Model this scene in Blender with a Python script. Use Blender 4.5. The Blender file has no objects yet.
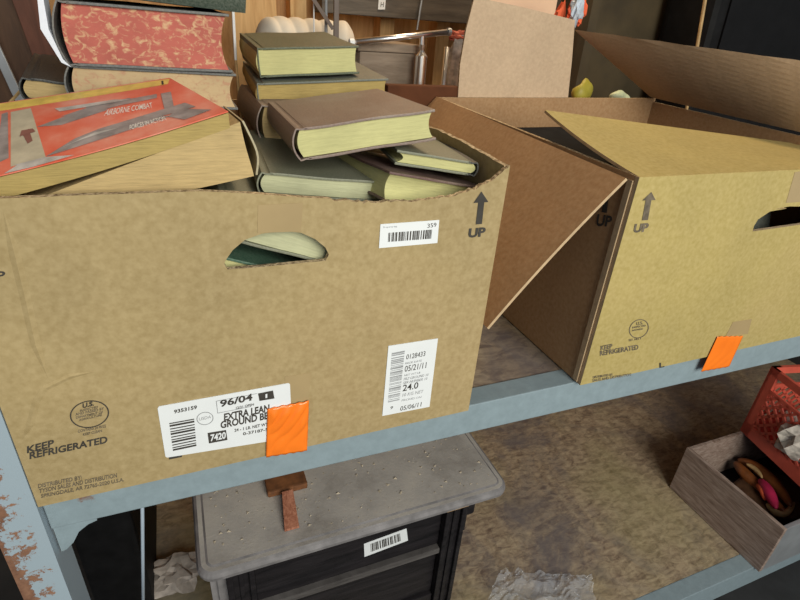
import bpy, bmesh, math, random
from mathutils import Vector, Matrix, Euler
from mathutils.geometry import tessellate_polygon
random.seed(7)
SC = bpy.context.scene
COL = SC.collection
PI = math.pi

# ------------------------------------------------------------ camera, world, light
F_PX = 520.0
RIGHT = Vector((0.9262068, -0.3711953, 0.0659919))
UP = Vector((0.1218700, 0.4604140, 0.8792990))
FWD = Vector((0.3567753, 0.8063703, -0.4716761))
CAM = Vector((0.17868514, -0.46831369, 0.46127714))
cd = bpy.data.cameras.new('camera'); cam = bpy.data.objects.new('camera', cd); COL.objects.link(cam)
m = Matrix((RIGHT, UP, -FWD)).transposed().to_4x4(); m.translation = CAM
cam.matrix_world = m
cd.sensor_width = 36; cd.lens = F_PX / 800 * 36; cd.clip_start = 0.01; cd.clip_end = 100
SC.camera = cam
SC.view_settings.view_transform = 'Standard'; SC.view_settings.look = 'None'
SC.view_settings.gamma = 1; SC.view_settings.use_curve_mapping = False
SC.view_settings.exposure = 0.0
w = bpy.data.worlds.new('world'); SC.world = w; w.use_nodes = True
w.node_tree.nodes['Background'].inputs[0].default_value = (0.80, 0.90, 1.0, 1)
w.node_tree.nodes['Background'].inputs[1].default_value = 0.30
def area(name, loc, target, sx, sy, power, col):
    l = bpy.data.lights.new(name, 'AREA'); l.shape = 'RECTANGLE'; l.size = sx; l.size_y = sy
    l.energy = power; l.color = col
    o = bpy.data.objects.new(name, l); COL.objects.link(o); o.location = loc
    o.rotation_euler = (Vector(target) - Vector(loc)).to_track_quat('-Z', 'Y').to_euler()
    return o
area('doorway_daylight', (0.8, -2.4, 1.15), (0.6, 0.3, 0.0), 1.6, 1.4, 84, (1.0, 0.965, 0.83))
area('back_wall_fill', (1.1, 1.1, 1.65), (0.9, 1.0, 0.3), 0.9, 0.4, 20, (1.0, 0.74, 0.45))  # added warm fill that brightens the back wall; no actual lamp there

def on(x, y, ax, v):
    r = RIGHT * ((x - 400) / F_PX) - UP * ((y - 300) / F_PX) + FWD
    return CAM + r * ((v - CAM[ax]) / r[ax])
def Y0(x, y, Y=0.0): return on(x, y, 1, Y)

# ------------------------------------------------------------ materials
def newmat(name):
    mt = bpy.data.materials.new(name); mt.use_nodes = True
    nt = mt.node_tree; b = nt.nodes['Principled BSDF']
    return mt, nt, b
def N(nt, t, **k):
    n = nt.nodes.new(t)
    for a, v in k.items():
        if a.startswith('i_'):
            n.inputs[a[2:].replace('_', ' ')].default_value = v
        else: setattr(n, a, v)
    return n
def ramp(nt, fac, stops):
    r = nt.nodes.new('ShaderNodeValToRGB'); e = r.color_ramp.elements
    while len(e) < len(stops): e.new(0.5)
    for q, (p, c) in zip(e, stops): q.position = p; q.color = (*c, 1)
    nt.links.new(fac, r.inputs[0]); return r.outputs[0]
def mapping(nt, scale=(1, 1, 1), rot=(0, 0, 0), kind='Object'):
    tc = nt.nodes.new('ShaderNodeTexCoord'); mp = nt.nodes.new('ShaderNodeMapping')
    mp.inputs['Scale'].default_value = scale; mp.inputs['Rotation'].default_value = rot
    nt.links.new(tc.outputs[kind], mp.inputs[0]); return mp.outputs[0]
def noise(nt, vec, scale, detail=4, rough=0.55, dist=0.0):
    n = N(nt, 'ShaderNodeTexNoise'); n.inputs['Scale'].default_value = scale
    n.inputs['Detail'].default_value = detail; n.inputs['Roughness'].default_value = rough
    n.inputs['Distortion'].default_value = dist
    nt.links.new(vec, n.inputs['Vector']); return n.outputs['Fac']
def bump(nt, b, h, s=0.3, d=0.002):
    bp = N(nt, 'ShaderNodeBump'); bp.inputs['Strength'].default_value = s; bp.inputs['Distance'].default_value = d
    nt.links.new(h, bp.inputs['Height']); nt.links.new(bp.outputs[0], b.inputs['Normal'])
def math_(nt, op, a, b=None, v=None):
    n = N(nt, 'ShaderNodeMath', operation=op); nt.links.new(a, n.inputs[0])
    if b is not None: nt.links.new(b, n.inputs[1])
    if v is not None: n.inputs[1].default_value = v
    return n.outputs[0]
def mix(nt, fac, c1, c2, mode='MIX'):
    n = N(nt, 'ShaderNodeMix', data_type='RGBA', blend_type=mode)
    if isinstance(fac, float): n.inputs[0].default_value = fac
    else: nt.links.new(fac, n.inputs[0])
    for i, c in ((6, c1), (7, c2)):
        if isinstance(c, tuple): n.inputs[i].default_value = (*c, 1)
        else: nt.links.new(c, n.inputs[i])
    return n.outputs[2]
def plain(name, col, rough=0.6, metal=0.0, var=0.15, scale=30, bmp=0.1, spec=0.5, sc3=(1, 1, 1)):
    mt, nt, b = newmat(name)
    v = mapping(nt, sc3)
    f = noise(nt, v, scale)
    c1 = tuple(max(0, c * (1 - var)) for c in col); c2 = tuple(min(1, c * (1 + var)) for c in col)
    nt.links.new(ramp(nt, f, [(0.3, c1), (0.7, c2)]), b.inputs['Base Color'])
    b.inputs['Roughness'].default_value = rough; b.inputs['Metallic'].default_value = metal
    b.inputs['Specular IOR Level'].default_value = spec
    if bmp: bump(nt, b, f, bmp, 0.001)
    return mt
def cardboard(name, c, stain=(0.30, 0.20, 0.11)):
    mt, nt, b = newmat(name)
    v = mapping(nt)
    big = noise(nt, v, 5, 3); fine = noise(nt, v, 160, 3); med = noise(nt, v, 32, 4, 0.7)
    flute = N(nt, 'ShaderNodeTexWave', wave_type='BANDS', bands_direction='X'); flute.inputs['Scale'].default_value = 38
    flute.inputs['Distortion'].default_value = 0.3; nt.links.new(v, flute.inputs['Vector'])
    c1 = tuple(k * 0.88 for k in c); c2 = tuple(k * 1.12 for k in c)
    base = ramp(nt, big, [(0.3, c1), (0.7, c2)])
    base = mix(nt, 0.10, base, ramp(nt, med, [(0.3, tuple(k * 0.82 for k in c)), (0.7, tuple(k * 1.18 for k in c))]))
    base = mix(nt, ramp(nt, noise(nt, v, 2.6, 5, 0.6), [(0.52, (0, 0, 0)), (0.75, (0.35, 0.35, 0.35))]), base, stain)
    base = mix(nt, 0.10, base, ramp(nt, fine, [(0.3, (0.1, 0.06, 0.03)), (0.7, (0.9, 0.75, 0.5))]))
    nt.links.new(base, b.inputs['Base Color'])
    b.inputs['Roughness'].default_value = 0.72; b.inputs['Specular IOR Level'].default_value = 0.3
    h = math_(nt, 'ADD', math_(nt, 'MULTIPLY', flute.outputs['Fac'], v=0.05), math_(nt, 'MULTIPLY', big, v=3.0))
    h = math_(nt, 'ADD', h, math_(nt, 'MULTIPLY', med, v=0.06))
    bump(nt, b, h, 0.35, 0.003)
    return mt
M_CARD = cardboard('cardboard_tan', (0.36, 0.27, 0.13))
M_CARD2 = cardboard('cardboard_gold', (0.40, 0.315, 0.11))
M_LINER2 = cardboard('cardboard_pale_liner', (0.58, 0.42, 0.29))
M_LINER = cardboard('cardboard_inner_liner', (0.38, 0.215, 0.105))  # orange deepened to carry the bounce light between the boxes
def corr():
    mt, nt, b = newmat('corrugated_edge'); v = mapping(nt)
    f = noise(nt, v, 260, 2)
    nt.links.new(ramp(nt, f, [(0.35, (0.20, 0.13, 0.07)), (0.6, (0.62, 0.48, 0.30))]), b.inputs['Base Color'])
    b.inputs['Roughness'].default_value = 0.9; bump(nt, b, f, 0.8, 0.002); return mt
M_EDGE = corr()
M_CLEAN = plain('clean_cut_edge', (0.50, 0.36, 0.22), .85, var=.15, scale=60)
M_TAPE = plain('clear_tape', (0.39, 0.29, 0.155), 0.25, var=0.08, scale=15, bmp=0.25)
def pages(name, c, lines=520, dark=0.72, axis='Z'):
    mt, nt, b = newmat(name)
    s = {'Z': (0.6, 0.6, 1), }[axis]
    v = mapping(nt, (1, 1, 14))
    n1 = noise(nt, v, 45, 3, 0.7); n2 = noise(nt, mapping(nt), 18, 4, 0.6)
    col = ramp(nt, n1, [(0.25, tuple(k * dark for k in c)), (0.62, c)])
    col = mix(nt, 0.4, col, ramp(nt, n2, [(0.3, tuple(k * 0.75 for k in c)), (0.7, tuple(min(1, k * 1.15) for k in c))]))
    nt.links.new(col, b.inputs['Base Color']); b.inputs['Roughness'].default_value = 0.85
    bump(nt, b, n1, 0.45, 0.0012); return mt
M_PG_YEL = pages('aged_yellow_pages', (0.56, 0.54, 0.26))
M_PG_TAN = pages('aged_tan_pages', (0.52, 0.38, 0.18), dark=0.6)
M_PG_OLD = pages('brown_edged_pages', (0.42, 0.31, 0.11), dark=0.6)
M_PG_PALE = pages('pale_green_pages', (0.50, 0.51, 0.33))
def marbled(name, base, spot, t0, t1):
    mt, nt, b = newmat(name); v = mapping(nt, (1, 1, 1.3))
    n1 = noise(nt, v, 120, 3, 0.6, 0.8); n2 = noise(nt, v, 22, 4)
    fac = ramp(nt, n1, [(t0, (0, 0, 0)), (t1, (1, 1, 1))])
    col = mix(nt, fac, ramp(nt, n2, [(0.3, tuple(k * 0.75 for k in base)), (0.7, base)]), spot)
    nt.links.new(col, b.inputs['Base Color']); b.inputs['Roughness'].default_value = 0.8
    bump(nt, b, noise(nt, mapping(nt, (1, 1, 16)), 40, 2), 0.3, 0.001); return mt
M_PG_RED = marbled('red_marbled_edge', (0.50, 0.13, 0.10), (0.60, 0.38, 0.22), 0.50, 0.68)
M_PG_CREAM = marbled('faded_marbled_edge', (0.58, 0.42, 0.24), (0.45, 0.20, 0.13), 0.5, 0.75)
def cloth(name, c, worn=(0.35, 0.3, 0.24), amt=0.5):
    mt, nt, b = newmat(name); v = mapping(nt)
    f = noise(nt, v, 14, 6, 0.65); fine = noise(nt, v, 500, 2)
    col = mix(nt, ramp(nt, f, [(0.48, (0, 0, 0)), (0.8, (amt, amt, amt))]), c, worn)
    col = mix(nt, 0.12, col, ramp(nt, fine, [(0.3, (0.02, 0.02, 0.02)), (0.7, (0.6, 0.6, 0.55))]))
    nt.links.new(col, b.inputs['Base Color']); b.inputs['Roughness'].default_value = 0.55
    bump(nt, b, fine, 0.25, 0.0008); return mt
M_GREEN = cloth('olive_green_cloth', (0.055, 0.075, 0.035), (0.10, 0.08, 0.055))
M_GRAYGREEN = cloth('grey_green_cloth', (0.10, 0.115, 0.10), (0.2, 0.2, 0.17))
M_SAGE = cloth('sage_cloth', (0.17, 0.18, 0.125), (0.25, 0.24, 0.18))
M_MAROON = cloth('maroon_cloth', (0.20, 0.135, 0.115), (0.30, 0.25, 0.22), 0.7)
M_DKMAROON = cloth('dark_maroon_cloth', (0.10, 0.04, 0.035))
M_BLACKCL = cloth('black_cloth', (0.022, 0.024, 0.028), (0.08, 0.07, 0.07), .3)
M_NAVYCL = plain('dark_slate_cloth', (0.012, 0.013, 0.016), .9, var=.3, spec=.1)
M_SLATE = cloth('slate_leather', (0.10, 0.105, 0.11), (0.22, 0.19, 0.16), 0.7)
M_DARKG = cloth('dark_green_leather', (0.045, 0.07, 0.05), (0.16, 0.13, 0.11), 0.7)
M_EMER = cloth('emerald_cloth', (0.03, 0.10, 0.06))
M_PAPER = plain('white_paper_label', (0.76, 0.79, 0.83), 0.5, var=0.03, bmp=0.02)
M_INK = plain('black_ink', (0.045, 0.04, 0.035), 0.7, var=0.3, bmp=0)
M_INKSOFT = plain('faded_ink', (0.13, 0.105, 0.075), 0.8, var=0.4, scale=120, bmp=0)
M_GREYINK = plain('grey_barcode_ink', (0.30, 0.31, 0.33), 0.7, var=0.3, bmp=0)
M_ORANGE = plain('orange_tape', (0.98, 0.215, 0.02), 0.25, var=0.06, scale=20, bmp=0.1)
M_WHITE = plain('white_ink', (0.85, 0.8, 0.75), 0.6, var=0.1, bmp=0)
def painted(name, c, rustc, lo, hi, sc=9):
    mt, nt, b = newmat(name); v = mapping(nt)
    f = noise(nt, v, sc, 8, 0.65); g = noise(nt, v, 60, 4, 0.7)
    fac = ramp(nt, f, [(lo, (0, 0, 0)), (hi, (1, 1, 1))])
    col = mix(nt, fac, ramp(nt, g, [(0.3, tuple(k * .9 for k in c)), (0.7, tuple(k * 1.08 for k in c))]), rustc)
    nt.links.new(col, b.inputs['Base Color']); b.inputs['Roughness'].default_value = 0.45
    bump(nt, b, g, 0.15, 0.001); return mt
M_STEEL = painted('blue_grey_painted_steel', (0.245, 0.315, 0.36), (0.20, 0.09, 0.05), 0.68, 0.72)
def post_steel():
    mt, nt, b = newmat('rust_chipped_steel'); v = mapping(nt)
    f = noise(nt, v, 45, 8, 0.75)
    tc = N(nt, 'ShaderNodeTexCoord'); sp = N(nt, 'ShaderNodeSeparateXYZ'); nt.links.new(tc.outputs['Generated'], sp.inputs[0])
    k = math_(nt, 'SUBTRACT', f, math_(nt, 'MULTIPLY', sp.outputs['X'], v=0.32))
    fac = ramp(nt, k, [(0.37, (0, 0, 0)), (0.40, (1, 1, 1))])
    col = mix(nt, fac, (0.32, 0.40, 0.47), ramp(nt, noise(nt, v, 90), [(0.3, (0.13, 0.06, 0.04)), (0.7, (0.30, 0.16, 0.10))]))
    nt.links.new(col, b.inputs['Base Color']); b.inputs['Roughness'].default_value = 0.5
    bump(nt, b, f, 0.2, 0.002); return mt
M_POST = post_steel()
def osb():
    mt, nt, b = newmat('stained_strand_board')
    a = mapping(nt, (1, 3.2, 1), (0, 0, 0.6)); a2 = mapping(nt, (3.4, 1, 1), (0, 0, 0.35)); v = mapping(nt)
    f1 = N(nt, 'ShaderNodeTexVoronoi'); f1.inputs['Scale'].default_value = 26; nt.links.new(a, f1.inputs['Vector'])
    f2 = N(nt, 'ShaderNodeTexVoronoi'); f2.inputs['Scale'].default_value = 22; nt.links.new(a2, f2.inputs['Vector'])
    s1 = N(nt, 'ShaderNodeSeparateColor'); nt.links.new(f1.outputs['Color'], s1.inputs[0])
    s2 = N(nt, 'ShaderNodeSeparateColor'); nt.links.new(f2.outputs['Color'], s2.inputs[0])
    k = math_(nt, 'MULTIPLY', math_(nt, 'ADD', s1.outputs[0], s2.outputs[1]), v=0.5)
    col = ramp(nt, k, [(0.1, (0.20, 0.125, 0.08)), (0.5, (0.33, 0.235, 0.155)), (0.9, (0.46, 0.36, 0.24))])
    nn = noise(nt, mapping(nt, (1, 2.2, 1), (0, 0, .5)), 30, 5, 0.7, 0.7)
    col = mix(nt, 0.6, col, ramp(nt, nn, [(0.36, (0.10, 0.07, 0.06)), (0.60, (0.52, 0.41, 0.29))]))
    st = noise(nt, v, 3.2, 6, 0.7, 0.8)
    col = mix(nt, ramp(nt, st, [(0.44, (0, 0, 0)), (0.62, (0.75, 0.75, 0.75))]), col, (0.14, 0.125, 0.14))
    yl = noise(nt, v, 2.3, 3, 0.5)
    col = mix(nt, ramp(nt, yl, [(0.48, (0, 0, 0)), (0.72, (0.45, 0.45, 0.45))]), col, (0.42, 0.38, 0.16))
    nt.links.new(col, b.inputs['Base Color']); b.inputs['Roughness'].default_value = 0.42
    bump(nt, b, nn, 0.25, 0.002); return mt
M_OSB = osb()
def wood(name, c1, c2, sc=(1, 1, 8), s=9, rough=0.6, spec=0.4):
    mt, nt, b = newmat(name)
    f = noise(nt, mapping(nt, sc), s, 6, 0.65, 0.6)
    nt.links.new(ramp(nt, f, [(0.3, c1), (0.68, c2)]), b.inputs['Base Color']); b.inputs['Roughness'].default_value = rough
    b.inputs['Specular IOR Level'].default_value = spec
    bump(nt, b, f, 0.3, 0.002); return mt
M_WALL = wood('warm_plywood', (0.34, 0.16, 0.05), (0.62, 0.36, 0.15), (6, 6, 1), 5)
M_STUD = wood('pale_pine', (0.55, 0.30, 0.11), (0.80, 0.52, 0.24), (10, 10, 1), 5)
M_DKBEAM = wood('weathered_grey_beam', (0.06, 0.05, 0.042), (0.14, 0.12, 0.10), (1, 8, 8), 6)
M_DKWOOD = wood('dark_stained_wood', (0.008, 0.0075, 0.009), (0.024, 0.021, 0.024), (1, 1, 7), 9, 0.38, 0.15)
M_BROWNB = wood('dark_brown_board', (0.05, 0.022, 0.012), (0.12, 0.06, 0.03), (6, 6, 1), 6)
M_TRAYW = wood('grey_worn_wood', (0.17, 0.11, 0.085), (0.42, 0.33, 0.29), (3, 1, 9), 16)
M_DUSTYW = wood('dusty_grey_wood', (0.16, 0.12, 0.09), (0.30, 0.24, 0.19), (1, 4, 6), 8, 0.9)
M_REDWOOD = wood('rusty_red_scrap', (0.20, 0.06, 0.03), (0.50, 0.22, 0.14), (8, 8, 1), 20)
def dusty_top():
    mt, nt, b = newmat('dusty_tabletop'); v = mapping(nt)
    f = noise(nt, v, 7, 7, 0.65); g = noise(nt, v, 150, 3, 0.8)
    col = ramp(nt, f, [(0.3, (0.24, 0.215, 0.20)), (0.5, (0.40, 0.375, 0.36)), (0.72, (0.52, 0.48, 0.44))])
    col = mix(nt, ramp(nt, g, [(0.55, (0, 0, 0)), (0.68, (0.5, 0.5, 0.5))]), col, (0.42, 0.38, 0.32))
    nt.links.new(col, b.inputs['Base Color']); b.inputs['Roughness'].default_value = 0.6
    bump(nt, b, g, 0.5, 0.0015); return mt
M_DUSTTOP = dusty_top()
M_CHROME = plain('chrome', (0.92, 0.94, 0.97), 0.28, 1.0, var=0.03, bmp=0)
M_BLACKPL = plain('black_plastic', (0.008, 0.008, 0.009), 0.6, var=0.3, bmp=0.05, spec=0.15)
M_RED = plain('red_plastic', (0.68, 0.12, 0.08), 0.42, var=0.18, scale=14, bmp=0.1)
M_CONC = plain('dark_concrete', (0.022, 0.023, 0.026), 0.9, var=0.4, scale=8, bmp=0.4)
M_CEIL = wood('roof_boards', (0.14, 0.10, 0.06), (0.25, 0.18, 0.11), (1, 8, 1), 4)
M_OLIVE = plain('dark_olive_canvas', (0.05, 0.035, 0.015), 0.8, var=0.4, scale=9)
M_PEACH = plain('pale_peach_board', (0.85, 0.58, 0.40), 0.6, var=0.06, scale=6)
M_RAG = plain('orange_red_cloth', (0.75, 0.13, 0.05), 0.8, var=0.3, scale=25, bmp=0.4)
M_BROWNR = plain('dark_rusty_wood', (0.16, 0.06, 0.02), .8, var=.5, scale=40, bmp=.4)
M_RAG2R = plain('dull_red_cloth', (0.42, 0.10, 0.06), 0.8, var=0.3, scale=25, bmp=0.4)
M_RAG2 = plain('brown_leather_scrap', (0.22, 0.07, 0.02), 0.35, var=0.5, scale=18, bmp=0.5)
M_PINK = plain('magenta_cloth', (0.55, 0.02, 0.10), 0.6, var=0.3, scale=25, bmp=0.4)
M_TANSCRAP = plain('tan_scrap', (0.50, 0.33, 0.15), 0.6, var=0.3, scale=40, bmp=0.4)
M_BLUEWH = plain('blue_white_cloth', (0.45, 0.52, 0.62), 0.8, var=0.4, scale=30, bmp=0.3)
M_YEL = plain('yellow_plastic', (0.40, 0.36, 0.05), 0.5, var=0.2, scale=20)
M_PALEGR = plain('pale_green_plastic', (0.55, 0.62, 0.42), 0.5, var=0.2, scale=20)
M_FABRIC = plain('off_white_sheeting', (0.60, 0.55, 0.48), 0.7, var=0.15, scale=12, bmp=0.4)
M_BROWNMET = plain('brown_painted_steel', (0.11, 0.075, 0.06), 0.5, var=0.3, scale=12)
M_GREYMET = plain('grey_steel', (0.35, 0.37, 0.40), 0.4, 0.4, var=0.15, scale=12)
M_ROD = plain('white_painted_rod', (0.45, 0.55, 0.68), 0.35, var=0.06, scale=12)
M_FLUFF = plain('grey_insulation', (0.42, 0.37, 0.34), 0.95, var=0.3, scale=40, bmp=0.8)
M_NEWS = plain('grey_newsprint', (0.48, 0.44, 0.40), 0.8, var=0.5, scale=45, bmp=0.3)
M_BLUEPL = plain('navy_plastic', (0.02, 0.035, 0.07), 0.25, var=0.2, scale=12)
M_TORN = plain('torn_white_paper', (0.72, 0.76, 0.86), 0.7, var=0.1, scale=40, bmp=0.3)
def plastic_sheet():
    mt, nt, b = newmat('clear_plastic_sheet'); v = mapping(nt)
    b.inputs['Base Color'].default_value = (0.85, 0.9, 1, 1); b.inputs['Roughness'].default_value = 0.12  # bluish-white tint stands in for sky glints on the plastic
    b.inputs['Transmission Weight'].default_value = 0.0; b.inputs['Alpha'].default_value = 0.2
    b.inputs['Specular IOR Level'].default_value = 1.0
    bump(nt, b, noise(nt, v, 40, 4, 0.6, 1.0), 0.8, 0.006); return mt
M_CLEAR = plastic_sheet()

# ------------------------------------------------------------ mesh helpers
def link_mesh(name, verts, faces, mats, parent=None, smooth=False, fmats=None, bevel=0.0, local=False, segs=2):
    """verts in world space unless local; parent roots are unrotated unless local verts are given"""
    me = bpy.data.meshes.new(name)
    off = Vector((0, 0, 0))
    if parent is not None and not local:
        q = parent
        while q is not None: off += q.location; q = q.parent
    me.from_pydata([Vector(v) - off for v in verts], [], faces)
    if not isinstance(mats, (list, tuple)): mats = [mats]
    for k in mats: me.materials.append(k)
    if fmats:
        for p, k in zip(me.polygons, fmats): p.material_index = k
    bm = bmesh.new(); bm.from_mesh(me); bmesh.ops.remove_doubles(bm, verts=bm.verts, dist=1e-6)
    bmesh.ops.recalc_face_normals(bm, faces=bm.faces)
    if bevel:
        es = [e for e in bm.edges if len(e.link_faces) == 2 and e.calc_face_angle(0) > 0.6]
        bmesh.ops.bevel(bm, geom=es, offset=bevel, segments=segs, affect='EDGES', profile=0.6, clamp_overlap=True)
    bm.to_mesh(me); bm.free()
    if smooth:
        for p in me.polygons: p.use_smooth = True
    o = bpy.data.objects.new(name, me); COL.objects.link(o)
    if parent is not None: o.parent = parent
    return o
def tag(o, label=None, cat=None, group=None, kind=None):
    if label: o['label'] = label
    if cat: o['category'] = cat
    if group: o['group'] = group
    if kind: o['kind'] = kind
    return o
def thing(name, loc, label, cat, group=None, rot=None):
    o = bpy.data.objects.new(name, None); o.empty_display_size = 0.02; COL.objects.link(o); o.location = loc
    if rot: o.rotation_euler = rot
    return tag(o, label, cat, group)
BOXF = [(0, 3, 2, 1), (4, 5, 6, 7), (0, 1, 5, 4), (1, 2, 6, 5), (2, 3, 7, 6), (3, 0, 4, 7)]
def boxv(x0, x1, y0, y1, z0, z1):
    return [(x0, y0, z0), (x1, y0, z0), (x1, y1, z0), (x0, y1, z0), (x0, y0, z1), (x1, y0, z1), (x1, y1, z1), (x0, y1, z1)]
def merge(*parts):
    V, Fc = [], []
    for v, f in parts:
        n = len(V); V += list(v); Fc += [tuple(i + n for i in q) for q in f]
    return V, Fc
def box(name, b, mat, parent=None, bevel=0.002, **k):
    return link_mesh(name, boxv(*b), BOXF, mat, parent, bevel=bevel, **k)
def tube(path, r, n=10, cap=True):
    path = [Vector(p) for p in path]; V, Fc = [], []
    rr = r if isinstance(r, (list, tuple)) else [r] * len(path)
    for i, p in enumerate(path):
        d = (path[min(i + 1, len(path) - 1)] - path[max(i - 1, 0)]).normalized()
        a = d.orthogonal().normalized() if i == 0 else (a - d * a.dot(d)).normalized()
        c = d.cross(a)
        for j in range(n):
            t = 2 * PI * j / n; V.append(p + (a * math.cos(t) + c * math.sin(t)) * rr[i])
    for i in range(len(path) - 1):
        for j in range(n):
            Fc.append((i * n + j, i * n + (j + 1) % n, (i + 1) * n + (j + 1) % n, (i + 1) * n + j))
    if cap: Fc += [tuple(range(n))[::-1], tuple(range((len(path) - 1) * n, len(path) * n))]
    return V, Fc
def prism(poly, h0, h1, fn):
    """poly 2D outline extruded between h0 and h1; fn(a,b,h)->xyz"""
    n = len(poly); V = [fn(a, b, h0) for a, b in poly] + [fn(a, b, h1) for a, b in poly]
    Fc = [tuple(range(n))[::-1], tuple(range(n, 2 * n))] + [(i, (i + 1) % n, n + (i + 1) % n, n + i) for i in range(n)]
    return V, Fc
def sheet(outer, holes, front, back, name, mats, parent, bevel=0):
    """flat sheet with holes; outer/holes 2D lists; front(a,b), back(a,b) -> xyz. slot 0 faces, slot 1 rim"""
    loops = [outer] + holes
    flat = [p for l in loops for p in l]
    tris = tessellate_polygon([[Vector((a, b, 0)) for a, b in l] for l in loops])
    n = len(flat)
    V = [front(a, b) for a, b in flat] + [back(a, b) for a, b in flat]
    Fc = [tuple(t) for t in tris] + [tuple(i + n for i in reversed(t)) for t in tris]; fm = [0] * len(Fc)
    s = 0
    for l in loops:
        for i in range(len(l)):
            a = s + i; b = s + (i + 1) % len(l); Fc.append((a, b, b + n, a + n)); fm.append(1)
        s += len(l)
    return link_mesh(name, V, Fc, mats, parent, fmats=fm)
def rough_line(pts, step, amp):
    out = []
    for (a, b), (c, d) in zip(pts, pts[1:]):
        L = math.hypot(c - a, d - b); k = max(1, int(L / step))
        for i in range(k):
            t = i / k; out.append((a + (c - a) * t, b + (d - b) * t + random.uniform(-amp, amp)))
    out.append(pts[-1]); return out
def blob(name, c, r, mat, parent=None, seed=0, amp=0.35, sub=3, sc=(1, 1, 1), fr=1.0, smooth=True):
    bm = bmesh.new(); bmesh.ops.create_icosphere(bm, subdivisions=sub, radius=1)
    rnd = random.Random(seed); ph = [(rnd.uniform(-4, 4) * fr, rnd.uniform(-4, 4) * fr, rnd.uniform(-4, 4) * fr, rnd.uniform(0, 6)) for _ in range(7)]
    V = []
    for v in bm.verts:
        k = 1 + amp * sum(math.sin(v.co.x * a + v.co.y * b + v.co.z * c_ + d) for a, b, c_, d in ph) / 3.5
        V.append((c[0] + v.co.x * k * r * sc[0], c[1] + v.co.y * k * r * sc[1], c[2] + v.co.z * k * r * sc[2]))
    Fc = [tuple(q.index for q in f.verts) for f in bm.faces]; bm.free()
    return link_mesh(name, V, Fc, mat, parent, smooth=smooth)

# flat marks on a plane: pixel quads are turned into points on that plane
_fcache = {}
def font_mesh(txt, bold=0.0):
    k = (txt, bold)
    if k not in _fcache:
        cu = bpy.data.curves.new('t', 'FONT'); cu.body = txt; cu.size = 1; cu.offset = bold; cu.resolution_u = 3; cu.fill_mode = 'FRONT'
        ob = bpy.data.objects.new('t', cu); COL.objects.link(ob)
        dg = bpy.context.evaluated_depsgraph_get(); me = bpy.data.meshes.new_from_object(ob.evaluated_get(dg))
        V = [tuple(v.co) for v in me.vertices]; Fc = [tuple(p.vertices) for p in me.polygons]
        bpy.data.objects.remove(ob); bpy.data.curves.remove(cu); bpy.data.meshes.remove(me)
        _fcache[k] = (V, Fc)
    return _fcache[k]
def bil(q, u, v):
    return q[0] * (1 - u) * (1 - v) + q[1] * u * (1 - v) + q[2] * u * v + q[3] * (1 - u) * v
def text_on(txt, q, mat, parent, name='printed_text', bold=0.0):
    """q: world corners BL, BR, TR, TL"""
    V, Fc = font_mesh(txt, bold)
    xs = [v[0] for v in V]; ys = [v[1] for v in V]; x0, x1, y0, y1 = min(xs), max(xs), min(ys), max(ys)
    W = [bil(q, (v[0] - x0) / (x1 - x0), (v[1] - y0) / (y1 - y0)) for v in V]
    o = link_mesh(name, W, Fc, mat, parent); return o
def pxq(pts, Y): return [Y0(x, y, Y) for x, y in pts]
def line_q(x0, y0, x1, y1, h, Y, lean=0.0):
    """baseline from (x0,y0) to (x1,y1), h tall"""
    return pxq([(x0, y0), (x1, y1), (x1 + lean, y1 - h), (x0 + lean, y0 - h)], Y)
def slab_px(pts, Y, t, name, mat, parent, n=None):
    """thin real sheet of thickness t whose outline lies on plane y=Y"""
    P = [Y0(x, y, Y) for x, y in pts]
    V = P + [p + Vector((0, t, 0)) for p in P]; k = len(P)
    Fc = [tuple(range(k)), tuple(range(k, 2 * k))[::-1]] + [(i, (i + 1) % k, k + (i + 1) % k, k + i) for i in range(k)]
    return link_mesh(name, V, Fc, mat, parent)
def bars_on(q, spans, mat, parent, name, vertical=True):
    V, Fc = [], []
    for a, b in spans:
        n = len(V)
        if vertical: V += [bil(q, a, 0), bil(q, b, 0), bil(q, b, 1), bil(q, a, 1)]
        else: V += [bil(q, 0, a), bil(q, 1, a), bil(q, 1, b), bil(q, 0, b)]
        Fc.append((n, n + 1, n + 2, n + 3))
    return link_mesh(name, V, Fc, mat, parent)
def rand_spans(n, seed, fill=0.55):
    r = random.Random(seed); out = []; x = 0
    ws = [r.choice([1, 1, 2, 3]) for _ in range(2 * n)]; T = sum(ws)
    for i, k in enumerate(ws):
        if i % 2 == 0: out.append((x / T, (x + k) / T))
        x += k
    return out

# ------------------------------------------------------------ the setting
ZL = -0.84; ZF = -0.98; DEPTH = 1.0
box('floor', (-2.5, 5, -4, 1.9, ZF - 0.1, ZF), M_CONC, bevel=0)['kind'] = 'structure'
box('wall_back', (-2.5, 5, 1.8, 1.9, ZF, 2.0), M_WALL, bevel=0)['kind'] = 'structure'
box('wall_left', (-2.6, -2.5, -1.0, 1.9, ZF, 2.0), M_BROWNB, bevel=0)['kind'] = 'structure'
box('wall_right', (5, 5.1, -1.0, 1.9, ZF, 2.0), M_BROWNB, bevel=0)['kind'] = 'structure'
box('ceiling', (-2.6, 5.1, -0.6, 1.9, 2.0, 2.1), M_CEIL, bevel=0)['kind'] = 'structure'
YW = 1.8
for i, px in enumerate((388, 444, 262, 300)):
    a = Y0(px, 40, 1.70).x
    box('trim_%d' % (i + 1), (a - 0.03, a + 0.03, 1.715, 1.8, ZF, 2.0), M_STUD)['kind'] = 'structure'

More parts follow.
